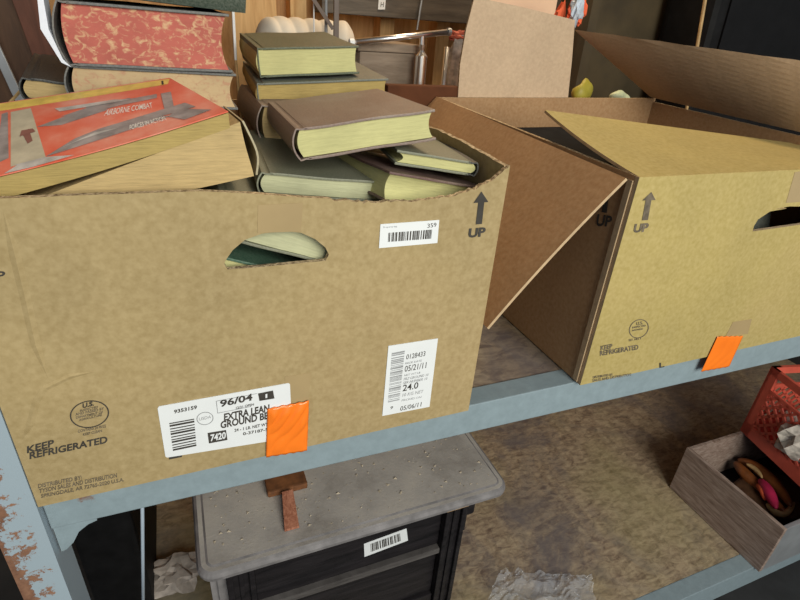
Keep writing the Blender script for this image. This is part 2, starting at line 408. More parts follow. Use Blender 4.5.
# ------------------------------------------------------------ shelving unit
rack = thing('shelving_unit', (0, 0, ZF), 'blue-grey painted steel shelving unit with strand board decks, rust chipped corner post', 'shelf')
X0, X1 = -0.085, 2.75
def skew_beam(name, z0l, z1l, z0r, z1r, xl, xr, y0, y1, mat, lip=0.0):
    V = [(xl, y0, z0l), (xr, y0, z0r), (xr, y1, z0r), (xl, y1, z0l), (xl, y0, z1l), (xr, y0, z1r), (xr, y1, z1r), (xl, y1, z1l)]
    return link_mesh(name, V, BOXF, mat, rack, bevel=0.0015)
def post(x0, x1, y0, y1, name='corner_post', z1=0.30):
    d = 1 if y0 < 0.5 else -1
    ya = y0 if d > 0 else y1
    V, Fc = merge((boxv(x0, x1, min(ya, ya + d * .004), max(ya, ya + d * .004), ZF, z1), BOXF),
                  (boxv(x1 - .004, x1, min(ya + d * .004, ya + d * .05), max(ya + d * .004, ya + d * .05), ZF, z1), BOXF))
    return link_mesh(name, V, Fc, M_POST, rack)
pxr = -0.0008
post(pxr - .042, pxr, -0.001, 0.05)
skew_beam('front_beam', -0.046, -0.0015, -0.083, -0.0015, pxr + .001, X1, 0.010, 0.045, M_STEEL)
box('upper_deck', (X0 + .03, X1, 0.045, DEPTH, -0.016, -0.003), M_OSB, rack, 0.001)
box('deck_cleat', (X0 + .03, X1, DEPTH - .03, DEPTH, -0.06, -0.016), M_STEEL, rack)
box('lower_deck', (X0 + .03, X1, 0.045, DEPTH, ZL - 0.014, ZL), M_OSB, rack, 0.001)
box('lower_beam', (pxr + .001, X1, 0.0, 0.045, ZL - 0.085, ZL + 0.001), M_STEEL, rack, 0.002)
box('deck_cleat', (X0 + .03, X1, DEPTH - .03, DEPTH, ZL - 0.075, ZL - 0.014), M_STEEL, rack)
post(X1 - .01, X1 + .05, -0.006, 0.05)
post(-0.092, -0.03, DEPTH, DEPTH + .05); post(X1 - .01, X1 + .05, DEPTH, DEPTH + .05)
# gusset under the beam end
g = [(0.0, 0.0), (0.046, 0.0), (0.046, -0.010), (0.036, -0.013), (0.024, -0.022), (0.015, -0.038), (0.006, -0.047), (0.0, -0.049)]
V, Fc = prism(g, 0.002, 0.006, lambda a, b, h: (pxr + .002 + a * .9, h + .010, -0.042 + b * .9))
link_mesh('gusset_plate', V, Fc, M_STEEL, rack)
# nuts: rear posts are brown where they rise above the deck
# ------------------------------------------------------------ book builder
def arc_profile(w, t, side, bulge, hollow, n=8):
    """page block outline in x,z with rounded spine edge and hollow fore edge"""
    P = []
    for i in range(n + 1):
        s = -1 + 2 * i / n; P.append((w - hollow * (1 - s * s), t * (s + 1) / 2))      # fore edge going up
    for i in range(n + 1):
        s = 1 - 2 * i / n; P.append((-bulge * (1 - s * s), t * (s + 1) / 2))          # spine side going down
    return [(x * 1.0, z) for x, z in P]
def make_book(name, pos, rot, dims, cover, pages_m, label, cat='book', spine='L', group=None, cov_t=0.0028, over=0.003,
              hollow=0.006, spine_m=None, extra=None, sag=0.0, flat=False):
    """hardback: pos centre, dims w(x) d(y) t(z); spine side L, R, B or F"""
    E = Euler(rot, 'XYZ').to_matrix(); w, d, t = dims
    base = Vector(pos) - E @ Vector((0, 0, t / 2))
    root = thing(name, base, label, cat, group, rot)
    if spine in 'LR': W, D = w, d
    else: W, D = d, w
    def tf(x, y, z):
        if spine == 'R': x, y = -x, -y
        elif spine == 'B': x, y = y, -x
        elif spine == 'F': x, y = -y, x
        z += sag * ((x / W * 2) ** 2)
        return (x, y, z)
    def L(nm, VF, mat, bevel=0.0, smooth=False):
        V, Fc = VF
        return link_mesh(nm, [tf(*v) for v in V], Fc, mat, root, local=True, bevel=bevel, smooth=smooth)
    def slab(z0, z1, x0, x1, y0, y1, nx=10, ny=4, edge=0.0):
        V = []; Fc = []
        for k, z in enumerate((z0, z1)):
            for i in range(nx + 1):
                for j in range(ny + 1):
                    V.append((x0 + (x1 - x0) * i / nx, y0 + (y1 - y0) * j / ny, z + wob(i, j)))
        m_ = (nx + 1) * (ny + 1)
        for i in range(nx):
            for j in range(ny):
                a = i * (ny + 1) + j; Fc += [(a, a + 1, a + ny + 2, a + ny + 1), (m_ + a, m_ + a + ny + 1, m_ + a + ny + 2, m_ + a + 1)]
        for i in range(nx):
            a = i * (ny + 1); Fc += [(a, a + ny + 1, m_ + a + ny + 1, m_ + a)]
            a += ny; Fc += [(a, m_ + a, m_ + a + ny + 1, a + ny + 1)]
        for j in range(ny):
            Fc += [(j, m_ + j, m_ + j + 1, j + 1)]; a = nx * (ny + 1) + j; Fc += [(a, a + 1, m_ + a + 1, m_ + a)]
        return V, Fc
    rr = random.Random(name + label)
    px_, py_ = rr.uniform(0, 6), rr.uniform(0, 6)
    amp = 0.0006
    def wob(i, j): return amp * math.sin(i * 0.9 + px_) * math.cos(j * 1.3 + py_)
    jt = 0.010
    L('back_cover', slab(0, cov_t, -W / 2 + jt, W / 2, -D / 2, D / 2), cover, 0.0008)
    L('front_cover', slab(t - cov_t, t, -W / 2 + jt, W / 2, -D / 2, D / 2), cover, 0.0008)
    # page block
    pt = t - 2 * cov_t; pw = W - over - 0.006
    prof = arc_profile(pw, pt, 'L', 0.004, hollow)
    k = len(prof); ny = 1
    V, Fc = prism(prof, -D / 2 + over, D / 2 - over, lambda a, b, h: (-W / 2 + (0.003 if flat else 0.006) + a * (1 + (.003 / W if flat else 0)), h, cov_t + b))
    L('page_block', (V, Fc), pages_m)
    # spine shell with joints
    n = 10; out = []; inn = []
    bul = 0.0012 if flat else min(0.010, t * 0.22)
    pathp = [(-W / 2 + jt + 0.003, 0.0), (-W / 2 + jt - 0.002, 0.0008), (-W / 2 + 0.004, 0.0)]
    for i in range(n + 1):
        s = -1 + 2 * i / n; pathp.append((-W / 2 + 0.002 - bul * (1 - s * s) * 0.8, t * (s + 1) / 2))
    pathp += [(-W / 2 + 0.004, t), (-W / 2 + jt - 0.002, t - 0.0008), (-W / 2 + jt + 0.003, t)]
    th = 0.0016
    for i, p in enumerate(pathp):
        a = pathp[max(i - 1, 0)]; b = pathp[min(i + 1, len(pathp) - 1)]
        dx, dz = b[0] - a[0], b[1] - a[1]; l_ = math.hypot(dx, dz) or 1
        out.append(p); inn.append((p[0] + dz / l_ * th, p[1] - dx / l_ * th))
    prof = out + inn[::-1]
    V, Fc = [], []; m_ = len(out)
    for y in (-D / 2, D / 2):
        V += [(a, y, b) for a, b in out] + [(a, y, b) for a, b in inn]
    o = 2 * m_
    for i in range(m_ - 1):
        Fc += [(i, i + 1, o + i + 1, o + i), (m_ + i, o + m_ + i, o + m_ + i + 1, m_ + i + 1),
               (i, m_ + i, m_ + i + 1, i + 1), (o + i, o + i + 1, o + m_ + i + 1, o + m_ + i)]
    Fc += [(0, o, o + m_, m_), (m_ - 1, 2 * m_ - 1, o + 2 * m_ - 1, o + m_ - 1)]
    L('spine', (V, Fc), spine_m or cover)
    if extra: extra(root, tf, W, D, t)
    return root

# ------------------------------------------------------------ carton with the beef label (left)
E_ = 0.0015
def on_front(parent, prefix=''): pass
boxA = thing('cardboard_box', (0.25, 0.21, 0), 'open tan cardboard box overflowing with old books, white and barcode labels on its front', 'box')
TH = 0.006
WB, DB, HB = 0.50, 0.54, 0.32
def px2(x, y): p = Y0(x, y); return (p.x, p.z)
top_px = [(-76, 205), (0, 198.5), (100, 194.5), (200, 191), (255, 193.5), (330, 199.5), (360, 202.5), (420, 200.5), (455, 196), (475, 189), (496, 178)]
top = [px2(*p) for p in top_px]; top[0] = (0.0, 0.324); top.append((0.502, 0.334))
top = rough_line(top[:6], 0.02, 0.0002)[:-1] + rough_line(top[5:], 0.004, 0.0014)
outer = [(0.0, 0.0), (0.5, 0.0)] + top[::-1]
hole_px = [(224, 264), (225.8, 260), (232.8, 250), (245, 239.8), (262.5, 233.6), (283.5, 231), (301, 232.8), (315, 239), (325.5, 247.6), (329, 254.6), (325.5, 260.8), (297.5, 263.4), (262.5, 266.9), (227.5, 269.5)]
holeA = [px2(*p) for p in hole_px]
sheet(outer, [holeA], lambda a, b: (a, 0.0, b), lambda a, b: (a, TH, b), 'front_panel', [M_CARD, M_EDGE], boxA)
# right wall with a torn top corner
rt = rough_line([(0.0, 0.332), (0.03, 0.333), (0.09, 0.336), (0.18, 0.338), (0.34, 0.324), (0.54, 0.32)], 0.01, 0.0008)
rt[0] = (TH + .0002, rt[0][1])
sheet([(TH + .0002, 0.0), (0.54, 0.0)] + rt[::-1], [], lambda a, b: (0.5 + 0.004 * max(0, b - .25) / .07, a, b), lambda a, b: (0.5 - TH + 0.004 * max(0, b - .25) / .07, a, b), 'side_panel', [M_CARD, M_EDGE], boxA)
sheet([(TH + .0002, 0.0), (0.54, 0.0), (0.54, 0.312), (TH + .0002, 0.312)], [], lambda a, b: (0.0, a, b), lambda a, b: (TH, a, b), 'side_panel', [M_CARD, M_EDGE], boxA)
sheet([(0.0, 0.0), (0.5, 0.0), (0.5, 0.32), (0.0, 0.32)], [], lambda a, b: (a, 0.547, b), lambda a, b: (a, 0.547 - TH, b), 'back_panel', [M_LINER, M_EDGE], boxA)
box('bottom_panel', (0.007, 0.493, 0.007, 0.539, 0.0, 0.005), M_LINER, boxA, 0)
# crease in the left of the front and a dent fold, raised ridges of board
def ridge(pts, wdt, hgt, name='crease'):
    P = [Y0(*p) for p in pts]; V, Fc = [], []
    for i, p in enumerate(P):
        d = (P[min(i + 1, len(P) - 1)] - P[max(i - 1, 0)]).normalized(); nrm = Vector((-d.z, 0, d.x)) * wdt
        e = 0.0 if i in (0, len(P) - 1) else 1.0
        V += [p + nrm * e + Vector((0, -.0001, 0)), p + Vector((0, -hgt * e - .0001, 0)), p - nrm * e + Vector((0, -.0001, 0))]
    for i in range(len(P) - 1):
        a = 3 * i; Fc += [(a, a + 1, a + 4, a + 3), (a + 1, a + 2, a + 5, a + 4)]
    link_mesh(name, V, Fc, M_CARD, boxA, smooth=False)
ridge([(3, 210), (14, 250), (26, 300), (36, 345), (48, 378)], 0.004, 0.0013)
ridge([(97, 371), (70, 376), (45, 388), (36, 402), (30, 425), (22, 440)], 0.003, 0.0011)
YS = -0.0006
# printing on the front
def T(txt, x0, y0, x1, y1, h, mat=M_INK, parent=None, bold=0.02, Y=YS, lean=0.0):
    return text_on(txt, line_q(x0, y0, x1, y1, h, Y, lean), mat, parent or boxA, bold=bold)
def ring(cx, cy, rx, ry, tilt, wd, mat, parent, Y=YS, n=40):
    V, Fc = [], []
    for i in range(n):
        t = 2 * PI * i / n
        for k in (1, 1 - wd):
            x, y = rx * k * math.cos(t), ry * k * math.sin(t)
            V.append(Y0(cx + x * math.cos(tilt) - y * math.sin(tilt), cy + x * math.sin(tilt) + y * math.cos(tilt), Y))
    for i in range(n):
        a = 2 * i; b = 2 * ((i + 1) % n); Fc.append((a, b, b + 1, a + 1))
    return link_mesh('inspection_stamp', V, Fc, mat, parent)
T('KEEP', 27, 453.5, 54, 446.5, 7, bold=0.03)
T('REFRIGERATED', 29.5, 459.5, 107.5, 443, 7, bold=0.03)
T('DISTRIBUTED BY:', 38, 488.5, 82, 479.5, 4.2, M_INKSOFT)
T('TYSON SALES AND DISTRIBUTION', 39, 493.6, 117, 477.5, 4.4, M_INKSOFT)
T('SPRINGDALE, AR 72765-2020 U.S.A.', 41, 498.8, 124, 482, 4.4, M_INKSOFT)
ring(89.5, 414.3, 19.8, 13.6, -0.16, 0.07, M_INK, boxA)
T('U.S.', 82.5, 408.5, 94, 405.7, 4.8, bold=0.04)
T('INSPECTED', 80, 412, 98, 408, 2.2, M_INKSOFT)
T('AND PASSED BY', 75.5, 416, 104, 410, 2.8, M_INKSOFT)
T('DEPARTMENT OF', 76, 419, 103, 413.4, 2.4, M_INKSOFT)
T('AGRICULTURE', 79, 421.4, 102, 416, 2.2, M_INKSOFT)
T('CONTAINS 24 PKGS', 78, 433, 106, 427.5, 3.0, M_INKSOFT)
T('KEEP CLEAN', 83, 436, 102, 432, 2.6, M_INKSOFT)
def arrow(tip, hl, hr, sl, sr, bl, br, parent, mat=M_INK):
    pts = [tip, hl, sl, bl, br, sr, hr]
    P = [Y0(x, y, YS) for x, y in pts]
    link_mesh('up_arrow', P, [(0, 1, 2), (0, 2, 5), (0, 5, 6), (2, 3, 4, 5)], mat, parent)
arrow((481.5, 191.5), (473.5, 203), (488.5, 202), (478.3, 202.7), (484.3, 202.3), (475.8, 224.5), (482, 224), boxA)
T('UP', 468, 238, 485, 236.5, 9.5, bold=0.045, lean=1.2)
T('P', -5, 280.5, 4.5, 280, 9, bold=0.02, lean=1)
bars_on(pxq([(169, 459.6), (182, 457), (182, 454.5), (169, 457)], YS), [(0, 1)], M_INK, boxA, 'printed_mark')
# packing label
lab = slab_px([(167.2, 457.6), (292.5, 437.5), (290, 384.3), (288.5, 383.2), (159, 406.5), (157.6, 408.5), (165.4, 456.5)], -0.0009, 0.0007, 'product_label', M_PAPER, boxA)
lab['label'] = 'white product label'
YL = -0.0012
def TL_(txt, x0, y0, x1, y1, h, bold=0.02, mat=M_INK, lean=0): return text_on(txt, line_q(x0, y0, x1, y1, h, YL, lean), mat, lab, bold=bold)
TL_('9353159', 174, 413.8, 197, 409, 3.8, 0.03)
bars_on(pxq([(173, 451), (196.5, 446), (194, 417), (169, 421.5)], YL), [(i / 11 + .0, i / 11 + (.035 if i % 3 else .06)) for i in range(11)], M_INK, lab, 'barcode', vertical=False)
TL_('96/04', 220, 407.5, 252.5, 400.5, 7.2, 0.03)
q = pxq([(259.5, 401), (274.5, 398.5), (273, 390.5), (258, 393.5)], YL); bars_on(q, [(0, 1)], M_INK, lab, 'printed_mark')
text_on('1', line_q(265.5, 398.2, 267.3, 397.8, 4, YL - .0003), M_PAPER, lab, bold=0.03)
TL_('12/21 OPEN', 236, 409.3, 254, 405.5, 2.4)
for a, b in (((216, 401.5), (257, 393.8)), ((217.5, 413.5), (251, 406.8)), ((216, 401.5), (217.5, 413.5))):
    bars_on(pxq([a, b, (b[0], b[1] - .5) if a[0] != 216 or b[0] != 217.5 else (b[0] + .6, b[1]), (a[0], a[1] - .5) if a[0] != 216 or b[0] != 217.5 else (a[0] + .6, a[1])], YL), [(0, 1)], M_GREYINK, lab, 'printed_rule')
TL_('EXTRA LEAN', 224, 421, 269.5, 411.5, 7.3, 0.035)
TL_('GROUND BEEF', 220.5, 428.8, 276, 417.5, 7.3, 0.035)
TL_('24 - 1 LB. NET WT', 234.5, 432, 268, 425.5, 3, 0.02)
TL_('0-37187-51', 243, 435.5, 270, 430.5, 3, 0.02)
ring(205, 418.5, 8.5, 6.5, -0.15, 0.1, M_GREYINK, lab, YL)
TL_('USDA', 199, 420.8, 211, 418.2, 3, 0.0, M_GREYINK)
q = pxq([(209, 443.5), (227.5, 440), (226, 430), (207.5, 433)], YL); bars_on(q, [(0, 1)], M_INK, lab, 'printed_mark')
text_on('7420', line_q(210.5, 441.6, 225.8, 438.6, 7, YL - .0003), M_PAPER, lab, bold=0.03)
# small top sticker
st = slab_px([(379, 248.2), (437.4, 243), (439.3, 220), (380.5, 224.3)], -0.0009, 0.0007, 'barcode_sticker', M_PAPER, boxA)
st['label'] = 'small white barcode sticker near the top edge'
bars_on(pxq([(388, 242), (432, 238.6), (433, 229.5), (388.5, 232.8)], YL), rand_spans(26, 3), M_INK, st, 'barcode')
text_on('359', line_q(427.5, 228, 436.5, 226.8, 4.2, YL), M_INK, st, bold=0.0)
text_on('Property tag', line_q(383.5, 228.6, 397, 227.5, 2.0, YL), M_GREYINK, st)
# shipping label
sh = slab_px([(382.3, 416), (429.5, 406.8), (438, 338.5), (388.5, 346)], -0.0009, 0.0007, 'shipping_label', M_PAPER, boxA)
sh['label'] = 'white weight and date label'
bars_on(pxq([(388, 402.5), (399.5, 400), (405, 349), (392, 351.5)], YL), rand_spans(30, 5), M_GREYINK, sh, 'barcode', vertical=False)
def TS(txt, x0, y0, x1, y1, h, bold=0.0, mat=M_INK): return text_on(txt, line_q(x0, y0, x1, y1, h, YL, .8), mat, sh, bold=bold)
TS('0128433', 406, 359.6, 425, 356, 5)
TS('PACK DATE', 405, 364.5, 421.5, 361.5, 2, 0, M_GREYINK)
TS('05/21/11', 404.5, 372, 426, 368, 6)
TS('NET WT LB', 404, 376.5, 420, 373.6, 2, 0, M_GREYINK)
TS('FRZ GROUND 10', 403.6, 380.5, 428, 376, 2.6, 0, M_GREYINK)
TS('SER NUMBER 10', 403, 384.3, 427, 379.8, 2.6, 0, M_GREYINK)
TS('24.0', 402.5, 391.5, 418, 388.3, 6.5, 0.01)
TS('10 KG NET', 402.3, 396.8, 423, 393, 3.2, 0, M_GREYINK)
TS('PACKED ON', 401.5, 401.5, 421, 398, 2, 0, M_GREYINK)
TS('9', 390, 409.5, 392.6, 409, 3)
TS('05/06/11', 400, 411, 421, 406.5, 4.5)
# orange tape with wrinkles (geometry)
def tape(pts_bl_br_tr_tl, parent, label, seed, Y=-0.002, amp=0.0030, mat=M_ORANGE):
    q = [Y0(x, y, Y) for x, y in pts_bl_br_tr_tl]; r = random.Random(seed); n = 26
    V, Fc = [], []
    ph = [r.uniform(0, 6) for _ in range(4)]
    for i in range(n + 1):
        for j in range(n + 1):
            u, v = i / n, j / n; p = bil(q, u, v)
            k = math.sin(9 * u + 4 * math.sin(3 * v + ph[0]) + ph[1]) + 0.6 * math.sin(5 * v - 11 * u + ph[2])
            k = abs(k) ** 0.7
            e = min(1, 6 * min(u, 1 - u, v, 1 - v) + 0.15)
            ru = 0.0006 * math.sin(31 * u + 3) if j in (0, n) else 0
            V.append(p + Vector((0, -amp * k * e, ru)))
    for i in range(n):
        for j in range(n):
            a = i * (n + 1) + j; Fc.append((a, a + n + 1, a + n + 2, a + 1))
    o = link_mesh('orange_tape_piece', V, Fc, mat, parent, smooth=True)
    md = o.modifiers.new('t', 'SOLIDIFY'); md.thickness = 0.0004; md.offset = 1
    o['label'] = label; return o
tape([(266, 457), (307, 450.5), (308.8, 400.5), (267.5, 408.5)], boxA, 'crumpled bright orange tape', 4)
def clear(pts, parent):
    o = slab_px(pts, -0.0004, 0.0003, 'clear_tape', M_TAPE, parent)
clear([(284, 402), (309, 399), (310.5, 373), (285, 376.5)], boxA)
clear([(257.5, 233), (301, 231.5), (303, 203), (258, 205)], boxA)

# ------------------------------------------------------------ second carton (right)
OX = 0.69
boxB = thing('cardboard_box', (OX + .3, 0.28, 0), 'tan cardboard box with its top flaps folded loosely open, handle hole at right', 'box')
HB2 = 0.314; DBB = 0.575
ZR = 0.326
holeB = [(a - holeA[0][0] + 0.940, b - holeA[0][1] + 0.227) for a, b in holeA]
hb = [(752.5, 231.5), (754, 226), (758, 219.5), (770, 211.5), (787, 208.5), (800, 208.8)]
hb = [px2(*p) for p in hb]; cx_ = 0.9985
holeB = hb[:-1] + [(2 * cx_ - a, b + .003) for a, b in hb[::-1]]
sheet([(OX, 0), (OX + .6, 0), (OX + .6, HB2), (OX, HB2)], [holeB], lambda a, b: (a, 0.0, b), lambda a, b: (a, TH, b), 'front_panel', [M_CARD2, M_CLEAN], boxB)
box('glue_tab', (OX - .0022, OX - .0002, .007, .016, .002, .308), M_CLEAN, boxB, 0)
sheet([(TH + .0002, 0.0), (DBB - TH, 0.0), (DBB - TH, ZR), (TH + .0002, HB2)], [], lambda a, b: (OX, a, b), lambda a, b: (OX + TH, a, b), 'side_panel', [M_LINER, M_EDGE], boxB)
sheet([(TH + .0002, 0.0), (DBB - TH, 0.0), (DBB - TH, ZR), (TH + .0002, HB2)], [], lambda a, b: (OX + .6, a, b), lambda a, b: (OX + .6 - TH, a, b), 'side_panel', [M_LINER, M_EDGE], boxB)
zr = Y0(458, 97.5, DBB).z
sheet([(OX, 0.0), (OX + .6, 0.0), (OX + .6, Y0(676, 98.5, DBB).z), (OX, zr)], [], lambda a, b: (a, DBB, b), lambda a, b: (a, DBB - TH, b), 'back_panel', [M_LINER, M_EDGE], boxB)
box('bottom_panel', (OX + .007, OX + .593, 0.007, DBB - .007, 0, 0.005), M_LINER, boxB, 0)
def flap(corners, name, mat, label=None, rim=None, t=0.005, bend=0.0, edge_front=True, jag=0.0):
    """corners: hinge a, hinge b, free b, free a (world); built as a grid with slight bow and real thickness"""
    q = [Vector(c) for c in corners]; nrm = ((q[1] - q[0]).cross(q[3] - q[0])).normalized()
    n = 14; V = []
    for s in (0, 1):
        for i in range(n + 1):
            for j in range(n + 1):
                u, v = i / n, j / n
                jj = jag * math.sin(i * 2.7) if j == n else 0
                p = bil(q, u, v) + nrm * (bend * 4 * v * (1 - v) - s * t) + (q[3] - q[0]).normalized() * jj
                V.append(p)
    m_ = (n + 1) ** 2; Fc = []; fm = []
    for i in range(n):
        for j in range(n):
            a = i * (n + 1) + j; Fc += [(a, a + 1, a + n + 2, a + n + 1), (m_ + a, m_ + a + n + 1, m_ + a + n + 2, m_ + a + 1)]; fm += [0, 0]
    for i in range(n):
        for a, b in ((i * (n + 1), (i + 1) * (n + 1)), (i * (n + 1) + n, (i + 1) * (n + 1) + n), (i, i + 1), (n * (n + 1) + i, n * (n + 1) + i + 1)):
            Fc.append((a, b, m_ + b, m_ + a)); fm.append(1)
    o = link_mesh(name, V, Fc, [mat, rim or M_EDGE], boxB, fmats=fm)
    if label: o['label'] = label
    return o
# left flap hangs outward and down against the other carton
b = Vector((OX - .001, DBB, ZR + 0.002))
fa = Y0(487, 328, 0.012); fb = Vector((fa.x + .002, DBB + .005, fa.z + .012))
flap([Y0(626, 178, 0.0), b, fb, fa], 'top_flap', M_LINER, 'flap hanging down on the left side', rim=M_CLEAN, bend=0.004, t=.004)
c1 = on(545, 110, 0, OX + .005)
flap([Vector((OX + .001, 0.0, HB2)), Vector((OX + .6, 0.0, HB2)), c1 + (Y0(800, 144, c1.y - .004) - c1) * ((OX + .6 - c1.x) / (Y0(800, 144, c1.y - .004).x - c1.x)), c1], 'top_flap', M_CARD2, 'flap folded back over the opening', rim=M_CLEAN, bend=-0.004, t=.004)
hk2 = Y0(652, 97.5, DBB + .003); oc = Y0(575.5, 30, DBB + .003)
flap([Vector((OX + .602, 0.0, HB2 + .004)), hk2, oc, oc + (Y0(800, 61, .2) - oc) * (oc.y / (oc.y - .2))], 'top_flap', M_LINER2, 'raised flap leaning in over the opening', bend=0.0, jag=0.0008)
pts = [(458, 97.5), (568, 97.5), (572, 60), (575, 20), (522, 7), (474.5, -3), (466, 30), (460, 65)]
Yb = DBB + .002
P = [Y0(x, y, Yb) for x, y in pts]
sheet([(p.x, p.z) for p in P], [], lambda a, b: (a, Yb, b), lambda a, b: (a, Yb + .005, b), 'top_flap', [M_LINER2, M_EDGE], boxB)['label'] = 'pale torn flap standing upright at the back'
# printing
def T2(txt, x0, y0, x1, y1, h, mat=M_INK, bold=0.02, lean=0.0): return text_on(txt, line_q(x0, y0, x1, y1, h, YS, lean), mat, boxB, bold=bold)
arrow((651.5, 192), (642.3, 200.5), (655.6, 200), (645.8, 200.4), (651.5, 200.2), (642, 220.5), (648, 220), boxB, M_INKSOFT)
T2('UP', 633, 233, 647.5, 231.8, 9, lean=2, mat=M_INKSOFT, bold=.045)
ring(639, 328.8, 10.5, 8.8, -0.7, 0.08, M_INKSOFT, boxB)
T2('U.S.', 636.5, 325.5, 643, 324.3, 3.2, M_INKSOFT)
T2('INSPECTED', 632.5, 328.6, 646, 326.4, 1.8, M_INKSOFT); T2('AND PASSED', 632, 331.4, 643, 329.6, 1.6, M_INKSOFT)
T2('EST. NO. 1', 629, 341.3, 641, 339.5, 2, M_INKSOFT)
T2('KEEP', 600.7, 350.5, 612.5, 348.2, 4.5, M_INKSOFT, 0.03); T2('REFRIGERATED', 600, 356, 638.5, 349.5, 5, M_INKSOFT, 0.03)
T2('DISTRIBUTED BY:', 593, 378.6, 613, 375.6, 2.4, M_INKSOFT); T2('SALES AND DISTRIBUTION', 592.5, 382, 631, 375.8, 2.6, M_INKSOFT)
T2('L', 659.5, 368, 664.5, 367, 5, bold=0.02)
def Ts(q): return [Vector((OX - .0006, p[0], p[1])) for p in q]
def sx(x, y): p = on(x, y, 0, OX); return (p.y, p.z)
q = Ts([sx(596, 226), sx(611, 227), sx(613, 216), sx(598, 214)]); text_on('UP', q, M_INK, boxB, bold=0.03)
q = Ts([sx(602, 212), sx(607, 213), sx(609, 198), sx(604, 196)]); bars_on(q, [(0, 1)], M_INK, boxB, 'up_arrow')
tp = tape([(701, 371.5), (729, 366.5), (743, 336), (717.5, 336.5)], boxB, 'smooth orange tape strip', 9, amp=0.0004)
clear([(726, 336), (748, 334), (752, 319), (733, 322)], boxB)
clear([(786, 203), (800, 202), (812, 170), (795, 172)], boxB)
make_book('book', (1.0, 0.085, 0.222), (1.25, 0, 0), (0.16, 0.13, 0.03), M_GRAYGREEN, M_PG_TAN, 'dark grey-green book leaning behind the handle hole of the right box')
make_book('book', (0.96, 0.265, 0.272), (0, 0, 0.0), (0.50, 0.40, 0.028), M_NAVYCL, M_PG_TAN, 'large black book lying just under the flaps of the right box')
for k in range(4):
    make_book('book', (0.98 + .01 * (k % 2), 0.34, 0.037 + .062 * k), (0, 0, 0), (0.44, 0.28, 0.06), M_BLACKCL, M_PG_TAN, 'thick black volume %s of the pile in the right box' % ('at the bottom', 'second from the bottom', 'second from the top', 'at the top')[k], group='black volumes piled in the right box')

# ------------------------------------------------------------ books in the left carton
g1 = 'hardback books heaped in the left box'
make_book('book', (0.364, 0.154, 0.354), (-0.02, -0.136, -0.028), (0.151, 0.198, 0.032), M_MAROON, M_PG_YEL, 'faded maroon hardback lying on top in the middle of the heap', group=g1, hollow=0.004)
make_book('book', (0.361, 0.408, 0.4085), (0.05, -0.066, -0.009), (0.143, 0.193, 0.037), M_GREEN, M_PG_YEL, hollow=.002, flat=True, label= 'olive green hardback on top at the back of the heap', group=g1)
make_book('book', (0.382, 0.404, 0.371), (0.04, -0.065, -0.048), (0.187, 0.224, 0.030), M_GRAYGREEN, M_PG_OLD, hollow=.002, flat=True, label= 'dark grey-green hardback right under the olive green one', group=g1)
make_book('book', (0.33, 0.175, 0.298), (0.0, 0.104, -0.057), (0.150, 0.223, 0.024), M_SAGE, M_PG_PALE, 'sage green hardback under the maroon one, sloping to the right', group=g1)
make_book('book', (0.452, 0.13, 0.324), (-0.012, 0.14, -0.13), (0.098, 0.16, 0.016), M_SAGE, M_PG_YEL, 'thin pale green book by the right wall of the left box', group=g1, spine='R', spine_m=M_BLACKCL)
make_book('book', (0.424, 0.118, 0.292), (-0.05, 0.2, 0.10), (0.125, 0.173, 0.032), M_DKMAROON, M_PG_YEL, 'dark maroon book beneath the thin pale green book', group=g1, spine='B')
def torn(root, tf, W, D, t):
    V = [tf(-W / 2 - .013, -D / 2 - .001, t), tf(-W / 2 - .008, -D / 2 - .001, t), tf(-W / 2 - .009, -D / 2 - .001, t * .55), tf(-W / 2 - .002, -D / 2 - .001, t * .1), tf(-W / 2 + .004, -D / 2 - .001, -.001), tf(-W / 2 - .004, -D / 2 - .001, t * .05), tf(-W / 2 - .016, -D / 2 - .001, t * .55)]
    n = len(V); V2 = [Vector(v) + Vector((0, .03, 0)) for v in V]
    o = link_mesh('torn_lining', [Vector(v) for v in V] + V2, [tuple(range(n)), tuple(range(n, 2 * n))[::-1]] + [(i, (i + 1) % n, n + (i + 1) % n, n + i) for i in range(n)], M_TORN, root, local=True)
    o['label'] = 'torn white paper along the spine'
make_book('book', (0.1635, 0.327, 0.428), (0.012, 0.012, 0.001), (0.166, 0.238, 0.060), M_SLATE, M_PG_RED, 'thick old volume with red marbled page edges', group=g1, hollow=0.006, extra=torn, over=0.004)
make_book('book', (0.164, 0.331, 0.376), (-0.002, 0.021, 0.002), (0.171, 0.237, 0.040), M_SLATE, M_PG_CREAM, 'old volume with faded marbled edges under the red-edged one', group=g1, hollow=0.005)
make_book('book', (0.175, 0.335, 0.487), (0.0, 0.05, 0.02), (0.18, 0.24, 0.05), M_DARKG, M_PG_TAN, 'dark green bound volume topping the stack at back left', group=g1, spine='F')
make_book('book', (0.050, 0.330, 0.372), (0.075, 0.107, 0.084), (0.060, 0.16, 0.024), M_BLACKCL, M_PG_TAN, 'small black book tucked behind the paperbacks at far left', group=g1)

